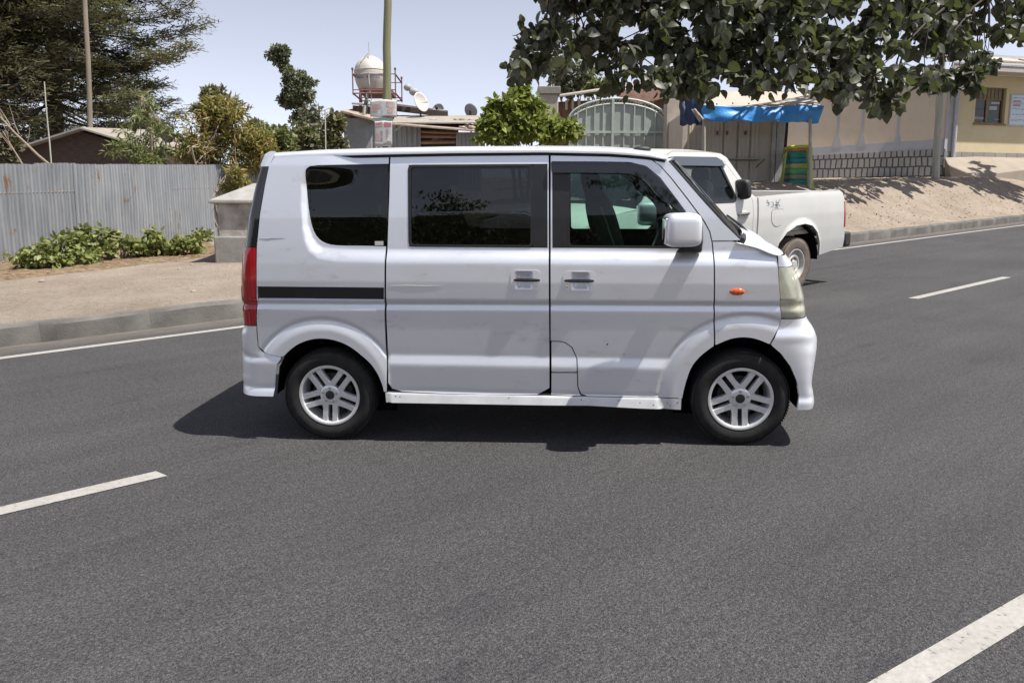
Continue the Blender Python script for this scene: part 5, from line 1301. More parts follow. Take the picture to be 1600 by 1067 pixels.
# water tank
tb0 = W3(583, 148, 27); tb0.z = gp(583, 27).z
tank = empty('water_tank', 'round white water tank on a rusty railed platform above the shack', 'water tank', tb0)
e = pxm(27); c = W3(579, 117, 27); m = MB()
m.lathe([(0, .60), (.16, .58), (.30, .51), (.42, .40), (.50, .26), (.545, .10), (.55, -.02), (.53, -.16), (.49, -.30), (.44, -.42), (.39, -.56), (0, -.58)], 48, 'Z', c); o_t = orgbuild(m, 'tank_body', 'tank_plastic', tb0, tank, smooth=50)
m = MB()
for z_, r_ in ((.11, .548), (-.06, .55)): m.lathe([(r_, z_ - .012), (r_ + .012, z_), (r_, z_ + .012)], 40, 'Z', c)
orgbuild(m, 'rib', 'tank_plastic', tb0, o_t)
m = MB()
for i, (ch, x0) in enumerate(zip('LAFTOROTO', range(9))):
    if i == 3: continue
    a = -math.pi / 2 + (i - 4) * .165; hh = .038
    for k_ in (-1, 1):
        q = c + Vector((.565 * math.cos(a + k_ * .045), .565 * math.sin(a + k_ * .045), -.16)); m.tube([q + Vector((0, 0, -hh)), q + Vector((0, 0, hh))], .010, 4)
    q0 = c + Vector((.565 * math.cos(a - .045), .565 * math.sin(a - .045), -.16 - hh)); q1 = c + Vector((.565 * math.cos(a + .045), .565 * math.sin(a + .045), -.16 - hh)); m.tube([q0, q1], .010, 4)
orgbuild(m, 'lettering', 'ink', tb0, o_t)
m = MB(); m.tube([c + Vector((.02, -.25, .55)), c + Vector((0, -.25, 1.0))], .012, 5); m.tube([c + Vector((-.25, -.45, .30)), c + Vector((0, -.3, .62)), c + Vector((.05, -.62, -.2)), c + Vector((.08, -.6, -.72))], .018, 5)
for dx in (-.02, .10): m.tube([c + Vector((dx, -.5, -.6)), c + Vector((dx, -.5, -2.6))], .022, 5)
orgbuild(m, 'pipe', 'grey_wood', tb0, tank)
m = MB(); X0, X1 = W3(551.5, 140, 26.3).x, W3(618, 140, 26.3).x; zt, zm, zl = W3(0, 109, 26.4).z, W3(0, 117, 26.4).z, W3(0, 147, 26.4).z
for y_ in (26.3, 27.8):
    for x_ in (X0, X1): m.tube([(x_, y_, zl - .05), (x_, y_, zt)], .022, 6); m.ball((x_, y_, zt), (.04, .04, .05), 8, 6)
    for z_, r_ in ((zm, .016), (zl, .024), (zl + .11, .018)): m.tube([(X0, y_, z_), (X1, y_, z_)], r_, 5)
for x_ in (X0, X1):
    for z_ in (zm, zl): m.tube([(x_, 26.3, z_), (x_, 27.8, z_)], .028, 5)
m.box(((X0 + X1) / 2, 27.05, zl + .12), (1.05, 1.2, .14))
for x_ in (X0 + .2, X1 - .2):
    for y_ in (26.5, 27.6): m.tube([(x_, y_, tb0.z - .2), (x_, y_, zl)], .05, 6)
orgbuild(m, 'stand', 'rust_steel', tb0, tank)

# utility pole with bills
pb = gp(600, 17); upole = pole('utility_pole', 'greenish wooden utility pole rising behind the minivan roof', 'utility pole', pb - Vector((0, 0, .3)), W3(606, -60, 17), .098, .078, 'pole_wood', 14)
def poster(label, px0, px1, py0, py1, Y, cells, flat=.5, twist=.0):
    c = W3((px0 + px1) / 2, py1, Y); e = pxm(Y); root = empty('poster', label, 'poster', c, 'paper bills on the utility pole'); R_ = .17
    def pt(u, v, o=0):
        x = ((px0 + (px1 - px0) * u) - 602) * e; dy = -.115 + flat * x * x
        q = W3(602, py0 + (py1 - py0) * v, Y); return q + Vector((x, dy - o + twist * x, -.02 * math.sin(u * 9 + v * 5) * .3))
    m = MB(); m.grid([[pt(u, v) for u in np.linspace(0, 1, 17)] for v in np.linspace(0, 1, 9)]); o = orgbuild(m, 'sheet', cells[0], c, root, recalc=False, smooth=180, solid=.004)
    for (u0, u1, v0, v1, mt) in cells[1:]:
        m = MB(); m.grid([[pt(u, v, .006) for u in np.linspace(u0, u1, 7)] for v in np.linspace(v0, v1, 5)]); orgbuild(m, 'print', mt, c, root, recalc=False, smooth=180)
poster('large faded bill wrapped round the upper part of the pole', 580, 620, 157.5, 184, 17, ['paper_grey', (.10, .40, .28, .52, 'paper_pink'), (.10, .30, .56, .70, 'paper_pink'), (.62, .88, .10, .40, 'paper_pink'), (.66, .86, .50, .80, 'paper_pink'), (.44, .60, .34, .90, 'paper_teal'), (.12, .45, .78, .95, 'paper_teal'), (.72, .92, .22, .48, 'paper_white')])
poster('plain grey green paper strip between the two bills', 584, 615, 185, 191, 17.02, ['paper_teal'])
poster('smaller white and red bill with figures low on the pole', 587, 613.5, 190.5, 230, 16.99, ['paper_white', (.04, .46, .05, .22, 'paper_pink'), (.08, .42, .08, .17, 'paper_red'), (.56, .96, .05, .22, 'paper_red'), (.06, .36, .50, .85, 'paper_pink'), (.34, .46, .40, .80, 'paper_dark'), (.66, .80, .30, .66, 'paper_dark'), (.72, .95, .55, .80, 'paper_grey'), (.02, .48, .84, .88, 'poster_blue'), (.5, .98, .84, .88, 'paper_dark'), (.50, .96, .95, 1.0, 'paper_dark')])

# lime tree, gate, buildings
b = gp(815, 20.5); bl = jblobs(815, 190, 48, 38, 20.5, 40, .3) + jblobs(775, 205, 34, 26, 20.3, 18, .36) + jblobs(868, 205, 36, 22, 20.2, 16, .36) + jblobs(812, 158, 26, 16, 20.5, 12, .4) + jblobs(818, 142, 14, 8, 20.5, 5, .5) + jblobs(770, 168, 16, 12, 20.4, 5, .5)
tree('lime_bush', 'bright lime green bushy tree in front of the gate pillar', 'tree', b, W3(818, 190, 20.5), .06, bl, 66, .175, 'lime_leaf', 'twig', 'fold', nl=26, stems=3, fill=.55)
GYd = 24.0
gb_ = gp(960, GYd); gate = empty('arched_gate', 'grey green arched double metal gate with vertical bars', 'gate', gb_)
xl, xr = W3(888, 200, GYd).x, W3(1041, 200, GYd).x; xm_ = W3(957, 200, GYd).x; zbt = gb_.z + .05; zsp = W3(960, 190, GYd).z; zap = W3(960, 154.5, GYd).z
def arcz(x): 
    f = (x - (xl + xr) / 2) / ((xr - xl) / 2); return zsp + (zap - zsp) * math.sqrt(max(0, 1 - f * f * .985))
for (a, b) in ((xl + .03, xm_ - .03), (xm_ + .03, xr - .03)):
    m = MB(); rows = []
    for i in range(61):
        x = a + (b - a) * i / 60; yy = GYd + .004 * math.sin(x * 9); rows.append([(x, yy, zbt), (x, yy, (zbt + arcz(x)) / 2), (x, yy, arcz(x) - .12)])
    leaf = orgbuild(m.grid(rows), 'gate_leaf', 'gate_paint', gb_, gate, recalc=False)
    m = MB()
    for x in np.linspace(a, b, 6): m.box((x, GYd - .03, (zbt + arcz(x) - .1) / 2), (.035, .03, arcz(x) - .1 - zbt))
    zz = W3(0, 207, GYd).z; m.box(((a + b) / 2, GYd - .0475, zz), (b - a, .04, .07)); m.box(((a + b) / 2, GYd - .0475, zz - 1.1), (b - a, .04, .07))
    orgbuild(m, 'bar', 'gate_frame', gb_, leaf, recalc=False)
m = MB(); xs = np.linspace(xl, xr, 41)
m.tube([(x, GYd - .02, arcz(x)) for x in xs], .035, 6); m.tube([(x, GYd - .02, arcz(x) - .15) for x in xs], .03, 6)
for x in np.linspace(xl + .05, xr - .05, 34): m.tube([(x - .04, GYd - .02, arcz(x) - .14), (x + .04, GYd - .02, arcz(x) - .01)], .014, 4)
m.box((xm_, GYd - .05, (zbt + arcz(xm_)) / 2), (.07, .05, arcz(xm_) - zbt)); orgbuild(m, 'arch_frame', 'gate_frame', gb_, gate, recalc=False)
def pillar(label, x0, x1, ytop, Y, cap=0, dep=.5):
    b = gp((x0 + x1) / 2, Y); zt = W3(0, ytop, Y).z; xa, xb = W3(x0, 200, Y).x, W3(x1, 200, Y).x; r = empty('gate_pillar', label, 'pillar', b, 'pillars of the arched gate'); c = Vector(((xa + xb) / 2, Y + dep / 2, 0))
    m = MB(); m.box((c.x, c.y, (b.z - .3 + zt) / 2), (xb - xa, dep, zt - b.z + .3)); orgbuild(m, 'shaft', 'pillar_render', b, r, bevel=.02)
    if cap: m = MB(); m.box((c.x, c.y, zt + cap / 2 + .002), (xb - xa + .12, dep + .12, cap)); orgbuild(m, 'cap', 'concrete', b, r, bevel=.02)
pillar('rendered gate pillar with a square cap behind the lime tree', 843, 872, 147.5, 23.6, .22)
pillar('plain rendered gate pillar between the gate and the shop', 1041, 1066, 150, 23.4)
bb = gp(960, 30); bld = empty('rusty_roof_building', 'long building with a rusty fascia and open rafters behind the gate', 'building', bb)
m = MB(); m.slab([W3(860, 160, 30), W3(1090, 150, 30), W3(1090, 290, 30), W3(860, 290, 30)], (0, 4, 0)); orgbuild(m, 'wall', 'brown_board', bb, bld)
m = MB(); m.slab([W3(866, 153, 29), W3(950, 141, 29), W3(950, 138, 34), W3(870, 150, 34)], (0, 0, .05)); orgbuild(m, 'roof', 'pale_roof', bb, bld)
m = MB(); m.slab([W3(950, 140, 29), W3(1100, 129, 29), W3(1100, 126, 34), W3(950, 137, 34)], (0, 0, .07)); orgbuild(m, 'roof', 'rusty_roof', bb, bld)
m = MB(); m.slab([W3(945, 143, 28.9), W3(1045, 134, 28.9), W3(1045, 152, 28.9), W3(1000, 163, 28.9)], (0, .06, 0)); orgbuild(m, 'fascia', 'fascia_rust', bb, bld)
for px in (885, 895, 905, 919, 934, 1008, 1020):
    m = MB(); m.tube([W3(px, 158 - (px - 880) * .12, 29.3), W3(px, 172, 29.3)], .045, 4); orgbuild(m, 'rafter', 'tan_board', bb, bld)
for (px, py, rx, ry, Y, mt, lab, n) in [(893, 118, 44, 34, 38, 'hazy_leaf', 'hazy grey green tree above the gate building', 30), (1188, 128, 30, 18, 36, 'hazy_leaf', 'pale tree top behind the shop canopy', 16), (935, 136, 24, 12, 36, 'feather_leaf', 'yellowish tree top just above the rusty fascia', 10)]:
    b = gp(px, Y); tree('distant_tree', lab, 'tree', b, W3(px, py, Y), .16, jblobs(px, py, rx, ry, Y, n, .36), 80, .26, mt, nl=14, group='tree tops beyond the gate and shop')

# ================================================================== shop with blue tarpaulin
KY = 21.5; kb = gp(1150, KY); shop = empty('kiosk_shop', 'small sheet metal roadside shop with closed tan shutters', 'shop', kb)
kz0 = kb.z - .3
def wallbox(nm, mt, x0, x1, yt, Y, dep, parent=shop, org=kb, z0=None):
    m = MB(); xa, xb = W3(x0, 230, Y).x, W3(x1, 230, Y).x; z0 = kz0 if z0 is None else z0; zt = W3(0, yt, Y).z
    m.box(((xa + xb) / 2, Y + dep / 2, (z0 + zt) / 2), (xb - xa, dep, zt - z0)); return orgbuild(m, nm, mt, org, parent)
wallbox('wall', 'kiosk_sheet', 1066, 1212, 176, KY, 2.0)
for i, (x0, x1) in enumerate(((1078, 1099), (1101, 1129), (1131, 1151), (1153, 1171), (1173, 1186))):
    m = MB(); p0, p1 = W3(x0, 230, KY - .03), W3(x1, 230, KY - .03); m.grid(corr(p0, p1, kz0, W3(0, 190, KY).z, .11, .006)); orgbuild(m, 'shutter', 'kiosk_sheet', kb, shop, recalc=False)
wallbox('side_sheet', 'kiosk_steel', 1205.5, 1212, 190, KY - .035, .03); wallbox('side_sheet', 'kiosk_steel', 1213, 1225, 190, KY - .02, 1.6)
m = MB(); a, b = W3(1139, 249.5, KY), W3(1184, 249.5, KY); m.box(((a.x + b.x) / 2, KY - .16, a.z), (b.x - a.x, .24, .035)); orgbuild(m, 'shelf', 'grey_wood', kb, shop)
m = MB(); m.tube([W3(1181, 262, KY - .06), W3(1195, 249, KY - .06)], .012, 5); orgbuild(m, 'latch_rod', 'dark_steel', kb, shop)
for px in (1121, 1136, 1165): m = MB(); m.box(W3(px, 208, KY - .05), (.05, .03, .10)); orgbuild(m, 'hinge', 'rust_steel', kb, shop)
for (px, Y, yt, lab, mt) in [(1100, 20.3, 186, 'left canopy post of pale peeling wood in front of the shop', 'grey_wood'), (1266, 20.2, 186, 'right canopy post beside the sack pile', 'grey_wood'), (1222, 21.0, 188, 'dark leaning post at the right corner of the shop', 'dark_bark'), (1077, 21.3, 196, 'thin pale post below the navy tarpaulin', 'tan_board')]:
    b = gp(px, Y); pole('canopy_post', lab, 'post', b - Vector((0, 0, .3)), W3(px + (8 if mt == 'dark_bark' else 0), yt, Y), .045 if mt == 'grey_wood' else .035, .04, mt, 6)
# cream canvas roof and blue skirt
can = empty('canvas_canopy', 'sagging cream canvas canopy roof over the shop front', 'canopy', W3(1190, 165, 20.3))
def cloth(nm, mt, A, B, C_, D_, org, parent=None, amp=.03, nu=28, nv=10, hem=0, seed=1, th=.012):
    A, B, C_, D_ = (W3(*q) for q in (A, B, C_, D_)); rows = []; r3 = random.Random(seed)
    ph = [r3.random() * 6 for _ in range(6)]
    for i in range(nv + 1):
        v = i / nv; row = []
        for j in range(nu + 1):
            u = j / nu; q = A.lerp(B, u).lerp(D_.lerp(C_, u), v)
            k_ = amp * (math.sin(u * 7 + ph[0] + v * 2) + .6 * math.sin(u * 17 + ph[1] - v * 4) + .5 * math.sin(v * 6 + u * 4 + ph[2]))
            z_ = hem * v * (math.sin(u * 23 + ph[3]) + .5 * math.sin(u * 51 + ph[4])) - abs(hem) * .6 * math.sin(math.pi * u) * 0
            row.append(q + Vector((0, -k_, k_ * .25 + z_)))
        rows.append(row)
    m = MB().grid(rows); return orgbuild(m, nm, mt, org, parent, recalc=False, smooth=180, solid=th)
cloth('canvas', 'cream_canvas', (1122, 143, 22.6), (1257, 144, 22.6), (1286, 167, 20.3), (1094, 166, 20.3), W3(1190, 165, 20.3), can, .012, 30, 10)
for px in np.linspace(1120, 1270, 7): m = MB(); m.ball(W3(px, 163.5 + rnd.uniform(-2, 1), 20.42), (.022, .02, .022), 8, 5); orgbuild(m, 'rivet', 'dark_steel', W3(1190, 165, 20.3), can)
tag(cloth('blue_tarpaulin', 'blue_tarp', (1094, 165.5, 20.26), (1287, 166.5, 20.26), (1279, 192, 20.22), (1099, 188, 20.22), W3(1190, 166, 20.26), None, .035, 60, 12, .02, 4), 'bright blue tarpaulin skirt hanging along the canopy front', 'tarpaulin')
tag(cloth('navy_tarpaulin', 'navy_tarp', (1062, 150, 20.9), (1102, 152, 20.5), (1098, 196, 20.4), (1063, 195, 20.8), W3(1080, 150, 20.7), None, .05, 16, 16, .015, 7), 'dark navy tarpaulin sheet hung left of the blue one', 'tarpaulin')
tag(cloth('folded_flap', 'cream_canvas', (1080, 172, 20.2), (1087, 170, 20.2), (1101, 186, 20.1), (1094, 190, 20.1), W3(1090, 180, 20.2), None, .03, 6, 8, 0, 9), 'rolled cream canvas flap tied over the navy tarpaulin', 'canvas')
# stacked sacks
st_ = gp(1247, 20.6); e = pxm(20.6); x0, x1 = W3(1229, 260, 20.6).x, W3(1263, 260, 20.6).x; zg = st_.z
labs = [('sack_teal', 'lowest teal folded sack of the pile beside the shop'), ('sack_grey', 'grey folded sack second from the bottom of the pile'), ('sack_green', 'green folded sack third from the bottom of the pile'), ('sack_olive', 'olive folded sack in the middle of the pile'), ('sack_blue', 'blue green folded sack above the olive one'), ('sack_teal', 'upper teal folded sack under the orange one'), ('sack_orange', 'thin orange folded sack near the top of the pile'), ('lime_cloth', 'lime green folded sack on top of the pile')]
hs_ = [.20, .15, .17, .15, .15, .20, .07, .10]; ztop_s = W3(0, 229, 20.6).z; sc_ = (ztop_s - zg + .12) / sum(hs_); z_ = zg - .10
for (mt, lab), h in zip(labs, hs_):
    h *= sc_; m = MB(); c = Vector(((x0 + x1) / 2 + rnd.uniform(-.015, .015), 20.75, z_ + h / 2)); m.ball(c, ((x1 - x0) / 2 * rnd.uniform(.94, 1.04), .32, h * .56), 22, 8, Matrix.Rotation(rnd.uniform(-.05, .05), 3, 'Y'), .35)
    tag(orgbuild(m, 'folded_sack', mt, c, smooth=60), lab, 'sack', 'pile of folded sacks beside the shop'); z_ += h
tag(cloth('hanging_cloth', 'lime_cloth', (1261, 232, 20.35), (1269, 231, 20.3), (1272, 297, 20.25), (1262, 297, 20.3), W3(1266, 232, 20.3), None, .03, 8, 16, 0, 12), 'lime yellow cloth strip hanging on the right canopy post', 'cloth')
tag(cloth('hanging_rope', 'sack_olive', (1224, 240, 20.5), (1229, 238, 20.5), (1223, 296, 20.4), (1218, 297, 20.45), W3(1224, 240, 20.5), None, .03, 5, 14, 0, 13), 'olive cloth strip hanging between the shop wall and the sacks', 'cloth')

# ================================================================== compound wall and yellow building
wl, wr_ = (1236, 31.4), (1476, 29.6)
wb0 = gp(1360, 30.5); cw_ = empty('compound_wall', 'beige compound wall with grey painted bands and a stone base', 'wall', wb0)
A, B = W3(1200, 250, 31.7), W3(1476, 250, 29.6); dW = Vector((B.x - A.x, B.y - A.y, 0)); Lw = dW.length; dW.normalize(); nW = Vector((dW.y, -dW.x, 0))
ang = math.atan2(dW.y, dW.x)
def wp(px): 
    """distance along the wall for a photo column"""
    d = ray(px, 250); k_ = (px - 800) / FPX; d2 = Vector((d.x, d.y)); n2 = Vector((nW.x, nW.y)); t_ = (n2.x * A.x + n2.y * A.y) / (n2.x * d2.x + n2.y * d2.y); return (Vector((d2.x * t_ - A.x, d2.y * t_ - A.y))).dot(Vector((dW.x, dW.y)))
Mw = Matrix.Rotation(ang, 4, 'Z'); Mw.translation = (A.x, A.y, 0)      # local: x along wall, -y to viewer
cw_.matrix_world = Mw
zs = W3(1400, 238.5, 30.2).z; zw = W3(1400, 138, 30.2).z; zbnd = W3(1400, 224, 30.2).z; zg0 = W3(1400, 300, 30.2).z
def lb(nm, mt, x0, x1, y0, y1, z0, z1, parent): m = MB(); m.box(((x0 + x1) / 2, (y0 + y1) / 2, (z0 + z1) / 2), (x1 - x0, y1 - y0, z1 - z0)); return m.build(nm, mt, parent)
lb('wall_face', 'beige_wall', 0, Lw, 0, .25, zs, zw, cw_)
m = MB(); m.add([(0, -.06, zg0 - .8), (Lw, -.06, zg0 - .8), (Lw, -.06, zs + .07), (0, -.06, zs - .06), (0, .25, zg0 - .8), (Lw, .25, zg0 - .8), (Lw, .25, zs + .07), (0, .25, zs - .06)], [(0, 1, 2, 3), (7, 6, 5, 4), (3, 2, 6, 7), (0, 3, 7, 4), (1, 5, 6, 2)]); m.build('stone_base', 'stone_courses', cw_)
m = MB(); m.add([(0, -.006, zs - .3), (Lw, -.006, zs - .3), (Lw, -.006, zbnd + .10), (0, -.006, zbnd - .12), (0, 0.02, zs - .3), (Lw, .02, zs - .3), (Lw, .02, zbnd + .1), (0, .02, zbnd - .12)], [(0, 1, 2, 3), (3, 2, 6, 7)]); m.build('painted_band', 'band_grey', cw_)
for px in (1306.5, 1344.5, 1400):
    x = wp(px); m = MB(); zb_ = zbnd - .1; m.prism([(x - .17, zb_), (x + .17, zb_), (x + .05, zb_ + .45), (x + .05, zw - .02), (x - .05, zw - .02), (x - .05, zb_ + .45)], (-.012, .01)); m.build('painted_pier', 'band_grey', cw_)
lb('coping', 'concrete', 0, Lw, -.06, .31, zw, zw + .1, cw_)
# yellow building
ya, yb_ = W3(1476, 240, 29.6), W3(1760, 240, 31.4); dY = Vector((yb_.x - ya.x, yb_.y - ya.y, 0)); Ly = dY.length + 4; dY.normalize(); angY = math.atan2(dY.y, dY.x); nYb = Vector((dY.y, -dY.x))
My = Matrix.Rotation(angY, 4, 'Z'); My.translation = (ya.x, ya.y, 0)
yb = empty('yellow_building', 'yellow school like building with a brown window and a stone plinth', 'building', mw=My)
def yx(px):
    d = ray(px, 180); t_ = (nYb.x * ya.x + nYb.y * ya.y) / (nYb.x * d.x + nYb.y * d.y); return Vector((d.x * t_ - ya.x, d.y * t_ - ya.y)).dot(Vector((dY.x, dY.y)))
def yz(py, px=1550): d = ray(px, py); k_ = yx(px); Yd = ya.y + dY.y * k_; return P(px, py, Yd).z
zpl, zev = yz(239), yz(118)
w0, w1, wz0, wz1 = yx(1523), yx(1570), yz(193.5), yz(137)
for (x0, x1, z0, z1) in ((0, w0, zpl, zev), (w1, Ly, zpl, zev), (w0, w1, zpl, wz0), (w0, w1, wz1, zev)): lb('wall', 'yellow_wall', x0, x1, 0, .25, z0, z1, yb)
lb('wall', 'yellow_wall', .002, .25, .25, 7, zpl, zev, yb)
lb('plinth', 'plinth_stone', -.05, Ly, -.05, .3, zpl - 1.2, zpl - .001, yb)
win = lb('window', 'brown_frame', w0, w1, .12, .16, wz0, wz0 + .07, yb)
lb('frame', 'brown_frame', w0, w1, .12, .16, wz1 - .45, wz1, win); lb('frame', 'brown_frame', w0, w0 + .07, .12, .16, wz0 + .07, wz1 - .45, win); lb('frame', 'brown_frame', w1 - .07, w1, .12, .16, wz0 + .07, wz1 - .45, win)
wm = w0 + (w1 - w0) * .46; lb('frame', 'brown_frame', wm - .045, wm + .045, .10, .16, wz0 + .07, wz1 - .45, win)
lb('pane', 'pane_dark', w0 + .07, wm - .045, .145, .15, wz0 + .07, wz1 - .45, win); lb('pane', 'pane_dark', wm + .045, w1 - .07, .145, .15, wz0 + .07, wz1 - .45, win)
for i in range(8): x = w0 + .08 + i * (w1 - w0 - .16) / 7; lb('bar', 'black_trim', x - .012, x + .012, .105, .12, wz1 - .42, wz1 - .03, win)
for (fx0, fx1, fz0, fz1, mt) in ((.56, .82, .52, .75, 'paper_white'), (.60, .90, .78, .92, 'paper_grey'), (.08, .38, .52, .62, 'brown_board'), (.06, .40, .10, .28, 'dish_grey'), (.55, .70, .1, .26, 'sack_teal'), (.74, .92, .1, .22, 'grey_board')):
    hh = wz1 - .45 - wz0; lb('window_paper', mt, w0 + (w1 - w0) * fx0, w0 + (w1 - w0) * fx1, .138, .144, wz0 + .07 + hh * fz0, wz0 + .07 + hh * (fz1 - .07), win)
lb('sill', 'brown_frame', w0 - .05, w1 + .05, -.05, .12, wz0 - .06, wz0 - .001, win)
lb('fascia', 'white_trim', -.5, Ly, -.72, -.66, zev - .02, yz(110), yb)
lb('soffit', 'white_trim', -.5, Ly, -.66, -.002, zev + .002, zev + .04, yb)
m = MB(); ze, zr = yz(109.5), yz(60); rows = []
for i in range(160): x = -.55 + i * .09; rows.append([(x, -.75, ze + .012 * (i % 2)), (x, 3.6, zr + .3 + .012 * (i % 2))])
m.grid(rows); m.build('roof', 'grey_roofing', yb, recalc=False, solid=.02)
m = MB()
for k_ in range(3): x0 = .2 + k_ * 1.9; m.slab([(x0, .1, ze + (zr + .3 - ze) * .22), (x0 + 1.5, .1, ze + (zr + .3 - ze) * .22), (x0 + 1.3, 1.3, ze + (zr + .3 - ze) * .5), (x0 + .2, 1.3, ze + (zr + .3 - ze) * .5)], (0, 0, .06))
m.build('roof_sheet', 'cream_canvas', yb, recalc=False)
xp = yx(1491); m = MB(); m.tube([(xp, -.10, zpl - .5), (xp, -.10, zev - .1), (xp, -.55, zev - .03)], .075, 10); m.build('downpipe', 'band_grey', yb)
lb('corner_pier', 'band_grey', -.06, .28, -.03, -.002, zpl - .3, zev, yb)
# notice board
nb0 = Vector((yx(1588), 0, yz(197))); nbm = My @ Vector((yx(1576), -.03, yz(197)))
nb_ = empty('notice_board', 'pale blue notice poster fixed on the yellow wall right of the window', 'notice', mw=Matrix.Translation(nbm) @ Matrix.Rotation(angY, 4, 'Z'))
bw, bh = yx(1640) - yx(1576), yz(146) - yz(197)
lb('board', 'white_trim', 0, bw, 0, .03, 0, bh, nb_); lb('sheet', 'poster_blue', .05, bw - .05, -.006, -.001, .07, bh - .04, nb_)
for i in range(5):
    m = MB(); r5 = random.Random(i); zz = bh * (.88 - .17 * i); x = .12
    while x < bw * .8: L_ = r5.uniform(.06, .2); m.tube([(x, -.010, zz), (x + L_ * .5, -.010, zz + .03 * r5.uniform(-1, 1)), (x + L_, -.010, zz + .02 * r5.uniform(-1, 1))], .008, 4); x += L_ + .05
    m.build('writing', 'ink' if i != 1 else 'paper_red', nb_)
for (x, z) in ((.12, .62), (.12, .74)): lb('pink_patch', 'paper_pink', x, x + .34, -.0125, -.0085, bh * z, bh * z + .08, nb_)
# concrete ramp and pole
rm = gp(1545, 27.5); m = MB()
Q = [W3(1478, 251, 29.4), W3(1500, 276, 28.3), W3(1524, 278, 28.0), W3(1640, 262, 29.3), W3(1640, 243, 31)]
Qt = [W3(1476, 246, 29.4), W3(1481, 258, 28.8), W3(1524, 275, 28.1), W3(1640, 260, 29.4), W3(1640, 241, 31)]
m.add([q - Vector((0, 0, .8)) for q in Q] + Qt, [(5, 6, 7, 8, 9), (0, 1, 6, 5), (1, 2, 7, 6), (2, 3, 8, 7), (3, 4, 9, 8), (4, 0, 5, 9)])
tag(orgbuild(m, 'entrance_ramp', 'pavement_dust', rm, smooth=20, bevel=.03), 'dusty concrete entrance ramp at the foot of the yellow building', 'ramp')
b = gp(1460, 26); pole('wall_pole', 'pale grey wooden pole standing before the corner of the beige wall', 'pole', b - Vector((0, 0, .4)), W3(1474, 60, 26), .125, .105, 'grey_wood', 10)

# ================================================================== overhanging broad leaved tree
outline = [(842, -10), (830, 18), (816, 45), (800, 68), (793, 92), (796, 118), (815, 126), (838, 108), (858, 96), (882, 106), (905, 92), (932, 100), (950, 132), (985, 146), (1008, 128), (1040, 138), (1075, 152), (1112, 152), (1135, 128), (1180, 136), (1220, 140), (1255, 136), (1290, 142), (1310, 160), (1328, 146), (1345, 158), (1368, 170), (1395, 168), (1420, 150), (1460, 150), (1478, 128), (1505, 135), (1522, 138), (1536, 104), (1560, 108), (1545, 84), (1520, 76), (1535, 52), (1565, 60), (1610, 60), (1760, 70), (1800, -200), (1500, -330), (1150, -330), (900, -200), (820, -80)]
def cy(px): return float(np.interp(px, [750, 800, 1100, 1280, 1400, 1500, 1600, 1750], [13.4, 13.6, 15.0, 16.4, 18.6, 21.6, 23.8, 25]))
tb_ = gp(1668, 27.5); ct = empty('broad_leaf_tree', 'large dark broad leaved tree overhanging the road from the upper right', 'tree', tb_)
m = MB(); fork = Vector((P(1660, -60, 26.5))); tk = sway(tb_ - Vector((0, 0, .3)), fork, 6, .02); m.tube(tk, [.28, .25, .23, .21, .19, .17, .15], 12)
OP = np.array(outline, float); tw = []
holes_ = [(905, 20, 16, 11), (990, 42, 22, 12), (880, 60, 12, 10), (1010, 90, 11, 7), (1345, 20, 15, 9), (1310, 32, 12, 10), (1405, 48, 16, 9), (1440, 95, 28, 8), (1120, 118, 10, 6), (1275, 118, 11, 8), (935, 70, 9, 7), (1500, 92, 13, 9), (1220, 96, 10, 6), (1090, 30, 9, 8), (1545, 30, 14, 10)]
tries = 0
while len(tw) < 1120 and tries < 60000:
    tries += 1; px, py = rnd.uniform(790, 1790), rnd.uniform(-320, 172)
    if py < -170 or (py < -50 and rnd.random() < .62): continue
    if not pip(np.array([[px, py]]), outline)[0]: continue
    if any(((px - a) / rx) ** 2 + ((py - b) / ry) ** 2 < 2.3 for a, b, rx, ry in holes_): continue
    Y = cy(px) + rnd.uniform(-.2, 1.7) * (1 if py > -40 else 1.6)
    tw.append((px, py, P(px, py, Y)))
# limbs reach out to a spread of twig ends, twigs hang from the limbs
limbs = []
for (px, py, Y) in [(850, 40, 14.2), (905, 18, 14.8), (960, 60, 15), (1060, 95, 15.8), (1150, 60, 16.4), (1255, 105, 17.4), (1370, 110, 18.3), (1470, 75, 21), (1300, 20, 18), (1100, -40, 17), (1000, -60, 16), (1450, -60, 21)]:
    a = fork; e_ = P(px, py, Y); mid = a.lerp(e_, .5) + Vector((0, 0, 1.5)); pts = [((1 - k_) ** 2) * a + 2 * k_ * (1 - k_) * mid + k_ * k_ * e_ + Vector((rnd.uniform(-.08, .08), rnd.uniform(-.08, .08), rnd.uniform(-.08, .08))) * (k_ > 0) for k_ in [i / 10 for i in range(11)]]
    m.tube(pts, [.085 * (1 - .088 * i) for i in range(11)], 7); limbs += pts[3:]
C, D, N, S, C2, D2, N2_, S2 = ([] for _ in range(8))
